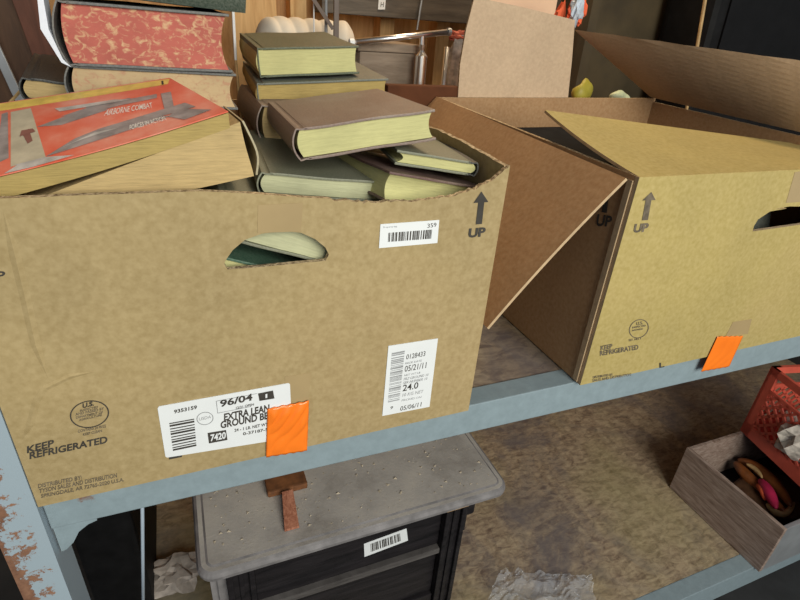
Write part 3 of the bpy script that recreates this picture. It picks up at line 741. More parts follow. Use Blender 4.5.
# thick wavy paperback
def wavy_block(q4, depth, name, mat, parent, waves, n=28, m_=8, fm=None):
    """q4: front face corners LB,RB,RT,LT ; extruded along +Y with wavy lower/upper lines"""
    pass
def hexa(name, F4, B4, mat, parent, nu=24, nv=6, nw=8, wave=0.0, freq=6, phase=0.0, zfun=None):
    """solid between a front quad and a back quad (BL,BR,TR,TL each), with waviness in z"""
    F4 = [Vector(p) for p in F4]; B4 = [Vector(p) for p in B4]
    def pt(u, v, w_):
        p = bil(F4, u, v) * (1 - w_) + bil(B4, u, v) * w_
        dz = wave * math.sin(freq * u * 2 + phase + 1.5 * w_) * math.sin(PI * min(1, max(0, u)) * .9 + .2)
        if zfun: dz += zfun(u, v, w_)
        return p + Vector((0, 0, dz))
    V, Fc, idx = [], [], {}
    def vid(i, j, k):
        if (i, j, k) not in idx: idx[(i, j, k)] = len(V); V.append(pt(i / nu, j / nv, k / nw))
        return idx[(i, j, k)]
    for i in range(nu):
        for j in range(nv):
            for k in (0, nw): Fc.append((vid(i, j, k), vid(i + 1, j, k), vid(i + 1, j + 1, k), vid(i, j + 1, k)))
        for k in range(nw):
            for j in (0, nv): Fc.append((vid(i, j, k), vid(i + 1, j, k), vid(i + 1, j, k + 1), vid(i, j, k + 1)))
    for j in range(nv):
        for k in range(nw):
            for i in (0, nu): Fc.append((vid(i, j, k), vid(i, j + 1, k), vid(i, j + 1, k + 1), vid(i, j, k + 1)))
    return link_mesh(name, V, Fc, mat, parent), pt
Kr = thing('paperback_book', (0.16, 0.08, 0.30), 'thick tattered paperback with yellowed wavy pages under the red paperback', 'book', g1)
YK = 0.022
def P2(x, y, Y): return Y0(x, y, Y)
kF = [P2(20, 214, YK), P2(254, 176, YK), P2(240, 122, YK), P2(20, 205, YK)]
kB = [p + Vector((-.004, 0.135, -.002)) for p in kF]
kB[2] = kB[2] + Vector((0, 0, -.006))
pk, ptk = hexa('page_block', kF, kB, M_PG_TAN, Kr, nv=12, zfun=lambda u, v, w_: .0045 * math.sin(9 * u + 2.2 * v) * (1 - v) * v * 4 * (1 - w_ * .5) - .004 * math.sin(PI * u) * (1 - v))
V = []; Fc = []; n = 8
# cover wrapped on the right (spine) end
sp = []
for i in range(n + 1):
    v = i / n
    for w_ in (0.0, 1.0):
        p = ptk(1, v, w_) + Vector((.0015 + .006 * math.sin(PI * v), 0, .001)); sp.append(p)
        sp.append(p + Vector((.0018, 0, 0)))
Fc = []
for i in range(n):
    a = 4 * i; Fc += [(a, a + 2, a + 6, a + 4), (a + 1, a + 5, a + 7, a + 3), (a, a + 4, a + 5, a + 1), (a + 2, a + 3, a + 7, a + 6)]
Fc += [(0, 1, 3, 2), (4 * n, 4 * n + 2, 4 * n + 3, 4 * n + 1)]
link_mesh('spine', sp, Fc, cloth('worn_cream_paper', (0.42, 0.36, 0.22), (0.25, 0.2, 0.14)), Kr)
tpv = [ptk(u, 1.0, w_) + Vector((0, 0, .0008 + s * .0006)) for s in (0, 1) for u in (0.45, 1.0) for w_ in (0.0, 1.0)]
# red adventure paperback
Jr = thing('paperback_book', (0.10, 0.09, 0.34), 'red paperback with grey warplane cover art and a yellow strip, on top at the left', 'book', g1)
YJ = 0.018
jF = [P2(-50, 213, YJ), P2(230, 128, YJ + .004), P2(228.3, 113, YJ + .004), P2(-50, 189, YJ)]
zb = 0.0
def tilt_pt(px, py, Y): return Y0(px, py, Y)
jbR = tilt_pt(170, 79.5, 0.165); jbL = tilt_pt(-60, 114, 0.165)
dR = (jF[2] - jF[1]).length; dL = (jF[3] - jF[0]).length
jB = [jbL + Vector((0, 0, -dL)), jbR + Vector((0, 0, -dR)), jbR, jbL]
def jz(u, v, w_): return -0.003 * math.sin(PI * u) * (1 - w_) 
pj, ptj = hexa('page_block', jF, jB, M_PG_OLD, Jr, zfun=jz)
def jcover(name, quadsuv, mat, lift, parent, label=None, nsub=10):
    """polygon patches in cover uv (u along width, w front->back), thin slab hugging the cover"""
    V, Fc = [], []
    for poly in quadsuv:
        a, b, c, d_ = [Vector((p[0], p[1], 0)) for p in poly]
        n0 = len(V)
        for i in range(nsub + 1):
            for j in range(nsub + 1):
                s, t_ = i / nsub, j / nsub
                p = a * (1 - s) * (1 - t_) + b * s * (1 - t_) + c * s * t_ + d_ * (1 - s) * t_
                V.append(ptj(p.x, 1.0, p.y) + Vector((0, 0, lift)))
        for i in range(nsub):
            for j in range(nsub):
                k = n0 + i * (nsub + 1) + j; Fc.append((k, k + nsub + 1, k + nsub + 2, k + 1))
    o = link_mesh(name, V, Fc, mat, parent)
    if label: o['label'] = label
    return o
def redart():
    mt, nt, b = newmat('printed_red_cover'); v = mapping(nt)
    f = noise(nt, v, 18, 5, 0.6)
    col = ramp(nt, f, [(0.3, (0.76, 0.10, 0.05)), (0.5, (0.82, 0.21, 0.14)), (0.75, (0.86, 0.42, 0.32))])  # pinkish stop paints in sheen as well as fading
    nt.links.new(col, b.inputs['Base Color']); b.inputs['Roughness'].default_value = 0.38; return mt
M_JRED = redart()
M_JGREY = plain('printed_grey_paint', (0.33, 0.29, 0.29), 0.4, var=0.35, scale=60, bmp=0)
M_JCREAM = plain('printed_cream', (0.56, 0.50, 0.38), 0.4, var=0.15, scale=60, bmp=0)
M_JYEL = plain('printed_yellow', (0.85, 0.60, 0.14), 0.4, var=0.2, scale=70, bmp=0)
M_JSILV = plain('printed_silver', (0.55, 0.52, 0.50), 0.4, var=0.35, scale=60, bmp=0)
cv = jcover('front_cover', [[(0, -.003), (1.0, -.003), (1.0, 1), (0, 1)]], M_JRED, 0.0009, Jr, nsub=20)
md = cv.modifiers.new('t', 'SOLIDIFY'); md.thickness = 0.0008; md.offset = 1
def uvpx(x, y):
    """find cover uv under a pixel (Newton on the cover surface)"""
    u, w_ = 0.5, 0.5
    def pr(u, w_):
        d = ptj(u, 1.0, w_) + Vector((0, 0, .001)) - CAM
        return 400 + F_PX * d.dot(RIGHT) / d.dot(FWD), 300 - F_PX * d.dot(UP) / d.dot(FWD)
    for _ in range(12):
        a = pr(u, w_); b = pr(u + 1e-3, w_); c = pr(u, w_ + 1e-3)
        j11, j21, j12, j22 = (b[0] - a[0]) / 1e-3, (b[1] - a[1]) / 1e-3, (c[0] - a[0]) / 1e-3, (c[1] - a[1]) / 1e-3
        det = j11 * j22 - j12 * j21; ex, ey = x - a[0], y - a[1]
        u += (ex * j22 - j12 * ey) / det; w_ += (j11 * ey - j21 * ex) / det
    return (u, w_)
def art(polys, mat, lift, name='cover_art', label=None):
    if len(polys) > 1:
        return [art([p], mat, lift + .00005 * i, name, label) for i, p in enumerate(polys)]
    return jcover(name, [[tuple(min(1, max(-.002, k)) for k in uvpx(*p)) for p in poly] for poly in polys], mat, lift, cv, label, 8)
art([[(-40, 118), (168, 85), (170, 79.5), (-50, 112)]], M_JYEL, 0.0019, label='yellow strip')
art([[(11, 168), (46, 158), (31, 109), (11, 113)]], M_JCREAM, 0.0019, 'cover_panel')
art([[(-4, 165), (9, 159), (8, 113), (2, 115)]], M_JGREY, 0.0019, label='blue-grey side figure')
art([[(46, 158), (15, 166), (30, 175), (75, 156)]], M_JSILV, 0.0020)
art([[(5, 178), (30, 172), (60, 158), (20, 165)]], M_JSILV, 0.0022)
# planes: fuselage, tail fin, wings
art([[(37, 128), (62, 126), (108, 111), (96, 106)], [(60, 118), (96, 106), (157, 95), (157, 99)], [(83, 108), (130, 99), (133, 103), (100, 112)]], M_JGREY, 0.0020)
art([[(46, 158), (75, 140), (150, 118), (172, 117)], [(75, 140), (100, 130), (185, 104), (196, 108)], [(166, 116), (175, 113), (171, 93), (161, 95)], [(168, 118), (185, 121), (212, 111), (180, 110)]], M_JGREY, 0.0022)
art([[(60, 150), (95, 134), (120, 129), (84, 140)], [(55, 110), (115, 101), (130, 101), (60, 113)]], M_JSILV, 0.0024)
def art_text(txt, bl, br, tr, tl, mat, lift):
    V, Fc = font_mesh(txt, 0.01); xs = [v[0] for v in V]; ys = [v[1] for v in V]; x0, x1, y0, y1 = min(xs), max(xs), min(ys), max(ys)
    c = [Vector((*uvpx(*p), 0)) for p in (bl, br, tr, tl)]
    W = []
    for v in V:
        p = bil(c, (v[0] - x0) / (x1 - x0), (v[1] - y0) / (y1 - y0)); W.append(ptj(p.x, 1.0, p.y) + Vector((0, 0, lift)))
    link_mesh('printed_text', W, Fc, mat, cv)
art_text('AIRBORNE COMBAT', (104, 117.5), (153, 109), (152, 104), (107, 111), M_WHITE, 0.0024)
art_text('FORCES IN ACTION', (130, 132), (167, 122), (164, 118), (130, 127), M_WHITE, 0.0026)
art_text('1', (162, 86), (164, 85.6), (163.6, 82), (161.6, 82.4), M_INK, 0.0024)
M_JMAR = plain('printed_maroon', (0.30, 0.13, 0.11), .4)
art([[(28, 145), (33, 142), (29, 130), (22, 134)]], M_JMAR, 0.0022)
art([[(20, 138), (36, 133), (33, 130), (22, 132)]], M_JMAR, 0.0024)

# books lower down in the carton (seen through the handle hole and gaps)
g2 = 'books packed low in the left box'
make_book('book', (0.270, 0.115, 0.266), (0.0, 0.37, 0.0), (0.15, 0.205, 0.036), M_SAGE, M_PG_PALE, 'pale-edged book slanting behind the handle hole of the left box', group=g2)
make_book('book', (0.250, 0.115, 0.222), (0.0, 0.37, 0.0), (0.15, 0.205, 0.026), M_EMER, M_PG_YEL, 'emerald green book at the bottom of the left box handle hole', group=g2)
fill = [(0.25, 0.17, 0.215, 0.03), (0.25, 0.10, 0.22, 0.045), (0.25, 0.055, 0.21, 0.04), (0.25, 0.01, 0.23, 0.04)]
mts = [M_MAROON, M_GREEN, M_SLATE, M_BLACKCL, M_DKMAROON]
k = 0
for cx in (0.095, 0.42):
    z = 0.006
    while z < (0.25 if cx < .2 else 0.24):
        t_ = 0.045
        make_book('book', (cx, 0.12, z + t_ / 2), (0, 0, 0), (0.125 if cx < .2 else 0.11, 0.205, t_ - .001), mts[k % 5], M_PG_TAN, 'book deep in the left column of the left box' if cx < .2 else 'book deep in the right column of the left box', group=g2)
        z += t_; k += 1
for cx in (0.13, 0.37):
    z = 0.006
    while z < (0.335 if cx > .2 else .33):
        t_ = 0.05
        make_book('book', (cx, 0.35, z + t_ / 2), (0, 0, 0), (0.18, 0.21, t_ - .001), mts[k % 5], M_PG_TAN, 'book in the rear %s pile of the left box' % ('left' if cx < .2 else 'right'), group=g2)
        z += t_; k += 1

# ------------------------------------------------------------ cabinet on the lower deck
ZT = -0.40
p1 = on(208, 577, 2, ZT); p2 = on(512, 487, 2, ZT)
cx0, cx1, cy0 = p1.x - .018, p2.x, (p1.y + p2.y) / 2; cy1 = cy0 + 0.42
cab = thing('cabinet', ((cx0 + cx1) / 2, cy0 + .2, ZL), 'dusty dark wood cabinet with moulded top, under the shelf', 'cabinet')
def round_rect(x0, x1, y0, y1, r, n=6):
    P = []
    for cx, cy, a0 in ((x0 + r, y0 + r, PI), (x1 - r, y0 + r, 1.5 * PI), (x1 - r, y1 - r, 0), (x0 + r, y1 - r, .5 * PI)):
        for i in range(n + 1):
            t = a0 + i * .5 * PI / n; P.append((cx + r * math.cos(t), cy + r * math.sin(t)))
    return P
def ogee(x0, x1, y0, y1, r, layers):
    V, Fc = [], []; n = None
    for ins, z in layers:
        P = round_rect(x0 + ins, x1 - ins, y0 + ins, y1 - ins, max(.003, r - ins)); n = len(P); V += [(a, b, z) for a, b in P]
    for l in range(len(layers) - 1):
        for i in range(n): Fc.append((l * n + i, l * n + (i + 1) % n, (l + 1) * n + (i + 1) % n, (l + 1) * n + i))
    Fc += [tuple(range(n))[::-1], tuple(range((len(layers) - 1) * n, len(layers) * n))]
    return V, Fc
V, Fc = ogee(cx0, cx1, cy0, cy1, 0.032, [(.014, ZT - .030), (.006, ZT - .027), (.001, ZT - .020), (0, ZT - .012), (.003, ZT - .005), (.008, ZT - .002), (.016, ZT - .002), (.020, ZT)])
M_EDGEWOOD = plain('dusty_moulded_edge', (0.21, 0.20, 0.21), 0.4, var=0.35, scale=25, bmp=0.2)
tp = link_mesh('cabinet_top', V, Fc, [M_DUSTTOP, M_EDGEWOOD], cab)
for p in tp.data.polygons: p.material_index = 0 if p.center.z + ZL > ZT - .0021 and abs(p.normal.z) > .9 else 1
by0 = cy0 + 0.025; zt = ZT - .030
def pil(x0, x1):
    # fluted corner stile: core plus raised edge beads
    V, Fc = merge((boxv(x0, x1, by0, by0 + .05, ZL, zt), BOXF), (boxv(x0, x0 + .010, by0 - .008, by0, ZL, zt), BOXF), (boxv(x1 - .010, x1, by0 - .008, by0, ZL, zt), BOXF),
                  (boxv((x0 + x1) / 2 - .004, (x0 + x1) / 2 + .004, by0 - .004, by0, ZL, zt), BOXF))
    return link_mesh('corner_stile', V, Fc, M_DKWOOD, cab, bevel=0.0015)
xs1 = Y0(444, 520, by0).x; xs2 = Y0(463, 520, by0).x
xl1 = Y0(228, 588, by0).x; xl2 = Y0(256, 588, by0).x
pil(xs1, xs2); pil(xl1, xl2)
zr0 = Y0(434, 551, by0).z
box('drawer_front', (xl2 + .001, xs1 - .001, by0 + .010, by0 + .028, zr0 + .008, zt - .001), M_DKWOOD, cab, 0.001)
box('drawer_rail', (xl2 + .001, xs1 - .001, by0 - .003, by0 + .03, zr0 - .009, zr0 + .007), wood('dusty_rail_wood', (0.05, 0.045, 0.045), (0.13, 0.12, 0.12), (1, 1, 7), 9, 0.4), cab, 0.002)
box('drawer_front', (xl2 + .001, xs1 - .001, by0 + .010, by0 + .028, zr0 - .16, zr0 - .010), M_DKWOOD, cab, 0.001)
box('bottom_rail', (xl2 + .001, xs1 - .001, by0 + .002, by0 + .03, ZL + .03, zr0 - .165), M_DKWOOD, cab, 0.002)
# curved side apron
ap = [(0.0, 0.0), (0.0, -0.12)] + [(0.02 + .05 * math.sin(t), -0.12 + 0.07 * (1 - math.cos(t))) for t in [i * .5 * PI / 6 for i in range(7)]] + [(0.32, -0.05), (0.32, 0.0)]
V, Fc = prism(ap, 0, .016, lambda a, b, h: (xs2 + .001 + h, by0 + .012 + a, zt + b))
link_mesh('side_apron', V, Fc, M_DKWOOD, cab)
sw = box('side_wing', (xs2 + .018, xs2 + .05, by0 + .03, by0 + .05, zt - .10, zt), M_DKWOOD, cab, 0.006)
V, Fc = prism(ap, 0, .016, lambda a, b, h: (xl1 - .017 + h, by0 + .012 + a, zt + b))
link_mesh('side_apron', V, Fc, M_EDGEWOOD, cab)
box('side_post', (xl1 - .03, xl1 - .002, by0 + .02, by0 + .05, ZL, zt), M_EDGEWOOD, cab, .001)
box('back_panel', (xl1, xs2, cy1 - .05, cy1 - .03, ZL + .05, zt), M_DKWOOD, cab, 0)
for x in (xl1, xs1):
    box('rear_leg', (x, x + .045, cy1 - .08, cy1 - .052, ZL, zt), M_DKWOOD, cab, .001)
Yd = by0 + .0095
lb = slab_px([(364.5, 557), (408, 540.5), (406.5, 528.5), (364, 544)], Yd, 0.0007, 'barcode_sticker', M_PAPER, cab)
lb['label'] = 'small white barcode sticker'
q = pxq([(371, 552), (402, 540.5), (401, 533), (370.5, 544)], Yd - .0004); bars_on(q, rand_spans(22, 8), M_INK, lb, 'barcode')
# bare wood chip
box('worn_strip', (Y0(444, 506, by0).x, Y0(466, 500, by0).x, cy0 + .010, cy0 + .016, ZT - .034, ZT - .0265), M_STUD, cab, .001)['label'] = 'bare pale wood where the edge moulding broke'
# debris on top
V, Fc = [], []
r = random.Random(3)
for i in range(420):
    x = r.uniform(cx0 + .03, cx1 - .03); y = r.uniform(cy0 + .03, cy1 - .05); s = r.choice([.001, .0015, .002, .003, .0045])
    a = r.uniform(0, PI)
    pts = [(x + s * math.cos(a + t * 2.1) * r.uniform(.5, 1.4), y + s * math.sin(a + t * 2.1) * r.uniform(.5, 1.4), ZT + .0002) for t in range(3)]
    n = len(V); V += pts + [(x, y, ZT + s * r.uniform(.3, .9))]; Fc += [(n, n + 1, n + 3), (n + 1, n + 2, n + 3), (n + 2, n, n + 3), (n, n + 2, n + 1)]
o = link_mesh('dust_crumbs', V, Fc, plain('dust_grey', (0.42, 0.36, 0.28), .9, var=.3, bmp=0)); tag(o, 'scattered crumbs of debris on the dusty cabinet top', 'debris', kind='stuff')
# reddish scrap (T shaped: a flat block with a stick)
sc = thing('scrap_wood', on(287, 500, 2, ZT), 'reddish wooden scrap with an upright strip, on the dusty cabinet top', 'wood scrap')
a = on(265, 487, 2, ZT + .012); b_ = on(306, 482, 2, ZT + .012)
zc = ZT + .001
ya = on(285, 493, 2, ZT).y
box('scrap_block', (a.x + .002, b_.x + .002, ya - .004, ya + .05, zc, zc + .016), M_BROWNR, sc, .004)
aa = on(292, 530, 2, ZT + .002); ab = on(288, 492, 2, ZT + .02)
V = [aa + Vector((-.014, 0, 0)), aa + Vector((.014, 0, 0)), ab + Vector((.010, 0, 0)), ab + Vector((-.012, 0, 0))]
V2 = [v + Vector((0, 0, .005)) for v in V]
link_mesh('scrap_strip', V + V2, BOXF, M_REDWOOD, sc, bevel=.001)

# ------------------------------------------------------------ tray, crate at lower right
xt = 1.545; ztop = ZL + 0.178
tr = thing('wooden_tray', (1.78, 0.15, ZL), 'open grey-brown wooden drawer box holding cloth scraps, on the lower deck', 'tray')
ty0, ty1, tx1 = -0.02 + .0, 0.305, 2.1
ty0 = -0.015
lt = link_mesh('side_board', boxv(xt, xt + .012, ty0, ty1, ZL + .002, ztop), BOXF, M_TRAYW, tr, bevel=.0015)
box('side_board', (tx1 - .012, tx1, ty0, ty1, ZL + .002, ztop), M_TRAYW, tr)
box('end_board', (xt + .012, tx1 - .012, ty1 - .012, ty1, ZL + .002, ztop), M_TRAYW, tr)
box('end_board', (xt + .012, tx1 - .012, ty0, ty0 + .012, ZL + .002, ztop), M_GREYMET, tr)  # wooden end too; grey-blue puts its shadow into the colour
box('tray_bottom', (xt + .012, tx1 - .012, ty0 + .012, ty1 - .012, ZL + .002, ZL + .010), M_DKWOOD, tr, 0)
def onz(x, y, z): return on(x, y, 2, z)
def scrap(name, path_px, z, r_, mat, label, cat, seed):
    P = [onz(x, y, z) for x, y in path_px]; rr = random.Random(seed)
    P = [p + Vector((0, 0, rr.uniform(-.008, .01))) for p in P]
    V, Fc = tube(P, [r_ * k for k in ([.6] + [1.25] * (len(P) - 2) + [.5])], 10)
    c = P[len(P) // 2]
    o = link_mesh(name, V, Fc, mat, smooth=True); tag(o, label, cat); o.modifiers.new('s', 'SUBSURF').levels = 1
    return o
zs = ZL + .085
scrap('leather_strap', [(737, 458), (752, 466), (768, 478), (782, 492), (792, 508)], zs, .016, M_RAG2, 'curled brown leather strap in the wooden drawer box', 'strap', 1)
scrap('leather_strap', [(733, 463), (742, 474), (755, 482), (772, 500), (785, 514)], zs - .015, .016, M_RAG2, 'brown strap nearest the left board of the wooden drawer box', 'strap', 2)
scrap('cloth_scrap', [(760, 478), (766, 488), (772, 498), (776, 510)], zs + .01, .015, M_PINK, 'magenta cloth scrap in the wooden drawer box', 'cloth', 3)
scrap('cloth_scrap', [(766, 502), (776, 512), (786, 516), (796, 500)], zs - .005, .010, M_TANSCRAP, 'tan cord ends by the near corner of the drawer box', 'cord', 4)
scrap('cloth_scrap', [(745, 464), (756, 470), (762, 480)], zs + .012, .008, M_TANSCRAP, 'tan cord on the brown straps in the drawer box', 'cord', 5)
scrap('leather_strap', [(745, 478), (757, 493), (768, 508), (776, 520)], zs - .03, .012, M_BROWNB, 'dark strap end lowest along the left board of the drawer box', 'strap', 7)
scrap('cloth_scrap', [(757, 483), (762, 492), (766, 500)], zs, .010, M_RAG, 'red cloth scrap beside the magenta one in the drawer box', 'cloth', 8)
o = blob('dark_rags', (1.80, .14, ZL + .042), .05, M_BROWNB, seed=4, sc=(3.2, 2.0, .5)); tag(o, 'dark rags lying in the bottom of the drawer box', 'rag')
# crate
za = ztop + .002
c0 = onz(740, 430, za); c1_ = onz(800, 487, za)
ang = math.atan2(c1_.y - c0.y, c1_.x - c0.x)
cr = thing('milk_crate', c0, 'red plastic milk crate with lattice sides, resting on the wooden drawer box', 'crate', rot=(0, 0, ang))
LC, HC, WC = 0.32, 0.26, 0.32
def crate_side(fn, name):
    parts = []
    def bar(a0, b0, a1, b1, wd, t=.006):
        d = Vector((a1 - a0, b1 - b0)); d.normalize(); n_ = Vector((-d.y, d.x)) * wd / 2
        P = [(a0 + n_.x, b0 + n_.y), (a1 + n_.x, b1 + n_.y), (a1 - n_.x, b1 - n_.y), (a0 - n_.x, b0 - n_.y)]
        parts.append(prism(P, 0, t, fn))
    bar(0, .022, LC, .022, .044, .009); bar(0, HC - .012, LC, HC - .012, .024, .010)
    bar(.016, 0, .016, HC, .032, .009); bar(LC - .016, 0, LC - .016, HC, .032, .009)
    bar(.03, HC - .075, LC - .03, HC - .075, .012, .007)
    k = -HC
    while k < LC:
        for s in (1, -1):
            pts = []
            a0, a1 = k, k + (HC - .115)
            b0, b1 = (.042, HC - .075)
            if s < 0: a0, a1 = a1, a0
            # clip to the panel
            lo, hi = .03, LC - .03
            ta = 0.0; tb = 1.0
            for lim, sg in ((lo, 1), (hi, -1)):
                da = (a1 - a0)
                f0 = (a0 - lim) * sg; f1 = (a1 - lim) * sg
                if f0 < 0 and f1 < 0: ta = 2
                elif f0 < 0: ta = max(ta, f0 / (f0 - f1))
                elif f1 < 0: tb = min(tb, f0 / (f0 - f1))
            if ta < tb - .02:
                bar(a0 + (a1 - a0) * ta, b0 + (b1 - b0) * ta, a0 + (a1 - a0) * tb, b0 + (b1 - b0) * tb, .0085, .005)
        k += .036
    V, Fc = merge(*parts)
    return link_mesh(name, V, Fc, M_RED, cr, local=True)
crate_side(lambda a, b, h: (a, h, b), 'lattice_side')
crate_side(lambda a, b, h: (a, WC - h, b), 'lattice_side')
crate_side(lambda a, b, h: (h, a, b), 'lattice_side')
crate_side(lambda a, b, h: (LC - h, a, b), 'lattice_side')
link_mesh('crate_floor', boxv(.01, LC - .01, .01, WC - .01, .0, .01), BOXF, M_RED, cr, local=True)
Rz = Matrix.Rotation(ang, 3, 'Z')
cc = c0 + Rz @ Vector((.15, .085, .095)); 
o = blob('crumpled_newspaper', cc, .07, M_NEWS, seed=11, sc=(1.7, 1.0, 1.1), amp=.25, fr=2, smooth=False); tag(o, 'crumpled grey newspaper inside the red crate', 'paper')
bt = c0 + Rz @ Vector((.25, .20, .011))
V, Fc = tube([bt, bt + Vector((0, 0, .12)), bt + Vector((0, 0, .15)), bt + Vector((0, 0, .19))], [.035, .035, .014, .014], 20)
o = link_mesh('plastic_bottle', V, Fc, M_BLUEPL, smooth=False); tag(o, 'dark blue plastic bottle standing in the red crate', 'bottle')

# plastic sheet on lower deck
q = [onz(470, 640, ZL), onz(600, 632, ZL), onz(590, 578, ZL), onz(500, 572, ZL)]
from mathutils import noise as MN
V, Fc = [], []; n = 64
for i in range(n + 1):
    for j in range(n + 1):
        u, v = i / n, j / n; p = bil(q, u, v)
        h = 1 - abs(MN.noise(Vector((u * 5, v * 4, 1.3)))) * 3 + .5 * (1 - abs(MN.noise(Vector((u * 13, v * 11, 5.3)))) * 3)
        V.append(p + Vector((.012 * MN.noise(Vector((v * 6, 0, 2))), .012 * MN.noise(Vector((u * 6, 4, 2))), .004 + .016 * max(0, h))))
for i in range(n):
    for j in range(n):
        a = i * (n + 1) + j; Fc.append((a, a + n + 1, a + n + 2, a + 1))
o = link_mesh('plastic_sheet', V, Fc, M_CLEAR); tag(o, 'crumpled clear plastic sheet glinting on the lower deck', 'plastic sheet')

# left, under the beam
box0 = thing('storage_bin', (-0.10 + .12, .45, ZL), 'black plastic bin in the dark under the shelf at the left', 'bin')
xa0, xa1 = Y0(50, 560, .40).x, Y0(146, 560, .40).x
V, Fc = merge((boxv(xa0 + .04, xa1 - .01, .42, .75, ZL, ZL + .40), BOXF)); link_mesh('bin_body', V, Fc, M_BLACKPL, box0, bevel=.01)
V, Fc = merge((boxv(xa0 + .03, xa1, .41, .76, ZL + .40, ZL + .43), BOXF)); link_mesh('bin_lid', V, Fc, M_BLACKPL, box0, bevel=.006)
rt0 = Y0(142.5, 512, .36); rb0 = Y0(143.5, 610, .36)
d_ = (rb0 - rt0); rb1 = rt0 + d_ * ((ZL - rt0.z) / d_.z); rt1 = rt0 - d_ * .6
if rt1.z > -.05: rt1 = rt0 - d_ * ((rt0.z + .05) / (-d_.z)) if d_.z else rt1
V, Fc = tube([rb1 + Vector((0, 0, .004)), rt1], .0035, 12); o = link_mesh('metal_rod', V, Fc, M_ROD, smooth=True); tag(o, 'thin pale blue rod leaning beside the black bin', 'rod')
c = onz(178, 580, ZL); o = blob('insulation_tuft', (c.x, c.y, ZL + .032), .050, M_FLUFF, seed=5, sc=(1.2, 1, .36), amp=.4, fr=2.2, smooth=False); tag(o, 'grey fluffy tuft on the lower deck beside the cabinet', 'fluff')
c = onz(192, 600, ZL); 
# ------------------------------------------------------------ things behind the boxes on the upper deck
def standing(name, pxl, pxr, pyt, Y, dep, mat, label, cat, z0=0.0, bevel=.004):
    a = Y0(pxl, pyt, Y); b = Y0(pxr, pyt, Y)
    o = thing(name, ((a.x + b.x) / 2, Y + dep / 2, z0), label, cat)
    return o, a.x, b.x, (a.z + b.z) / 2
# dusty crate
o, a, b, z = standing('wooden_case', 360, 417, 43, .80, .1, M_DUSTYW, 'dusty grey wooden case behind the books, under the chrome bar', 'case')
box('case_body', (a, b, .80, .93, 0, z - .02), M_DUSTYW, o, .006); box('case_lid', (a - .006, b + .006, .795, .935, z - .02, z), M_DUSTYW, o, .004)
# brown carton behind
o, a, b, z = standing('carton', 388, 462, 86, .58, .1, M_RAG2, 'low reddish-brown carton standing behind the two boxes', 'box')
box('carton_body', (a, b, .58, .61, 0, z), plain('reddish_brown_card', (0.10, 0.035, 0.015), .8, spec=.2), o, .003)
# chrome stand with bar
zc = 0
o = thing('chrome_stand', (Y0(421, 60, .76).x, .76, 0), 'shiny chrome stand with a slanting tube on top, behind the books', 'stand')
p = Y0(421.5, 56, .76); xs = p.x
V, Fc = merge(tube([(xs, .76, 0.0), (xs, .76, p.z), (xs, .76, p.z + .008), (xs, .76, p.z + .012)], [.0135, .0135, .007, .005], 24),
              tube([(xs, .76, p.z + .012), (xs, .76, p.z + .024)], [.005, .007], 16))
link_mesh('upright_cylinder', V, Fc, M_CHROME, o, smooth=False)
a = Y0(352, 42.5, .765); b = Y0(449, 32, .765)
zz = p.z + .024
V, Fc = tube([a, b], .0065, 16); link_mesh('slanting_tube', V, Fc, M_CHROME, o, smooth=True)
V, Fc = tube([a + Vector((-.006, 0, -.0005)), a + Vector((.004, 0, 0))], .0085, 16); link_mesh('end_cap', V, Fc, M_PAPER, o)
V, Fc = tube([b + Vector((-.004, 0, 0)), b + Vector((.004, 0, 0))], .0085, 16); link_mesh('end_cap', V, Fc, M_GREYMET, o)
V, Fc = tube([(xs, .762, p.z + .02), (xs, .765, (a + (b - a) * ((xs - a.x) / (b.x - a.x))).z)], .006, 12); link_mesh('clamp', V, Fc, M_CHROME, o)
a = Y0(447, 47, .80); b = Y0(443, 88, .80); d_ = b - a; b = a + d_ * (a.z - .0) / (-d_.z)
V, Fc = tube([b, a], .006, 12); o = link_mesh('chrome_tube', V, Fc, M_CHROME, smooth=True); tag(o, 'thin upright chrome tube beside the crumpled newspaper', 'tube')
c = Y0(456, 62, .84)
o = blob('newspaper_bundle', (c.x, c.y, c.z / 2 + .045), .10, M_NEWS, seed=21, sc=(.34, .3, (c.z / 2 + .03) / .10 * .98), amp=.12, fr=2.5, smooth=False); tag(o, 'tall crumpled bundle of grey newspaper beside the pale flap', 'paper')
c = Y0(458, 36, .84); o = blob('red_rag', (c.x, c.y, c.z), .016, M_RAG2R, seed=9, sc=(1.4, .8, .8), amp=.45, fr=2.4, smooth=False); tag(o, 'red rag draped over the newspaper bundle', 'rag')
# ribbed white roll on a support case
cl = Y0(258, 50, .86); crr = Y0(356, 50, .86); zc_ = (cl.z + crr.z) / 2
V, Fc = [], []; P = []; Rr = []
n = 90
for i in range(n + 1):
    t = i / n
    P.append((cl.x + (crr.x - cl.x) * t, .86 + .02 * math.sin(3 * t), zc_)); Rr.append(.062 * (1 + .07 * abs(math.sin(t * 20))) * math.sqrt(max(.05, min(1, 1 - (1 - min(1, t / .16)) ** 2))) * math.sqrt(max(.05, min(1, 1 - (1 - min(1, (1 - t) / .12)) ** 2))))
V, Fc = tube(P, Rr, 28); o = link_mesh('rolled_sheeting', V, Fc, M_FABRIC, smooth=True); tag(o, 'off-white ribbed roll of sheeting lying behind the olive green book', 'roll')
o = box('storage_case', (cl.x - .02, crr.x - .03, .79, .93, 0, zc_ - .069), M_BROWNB); tag(o, 'dark brown case carrying the ribbed white roll', 'case')
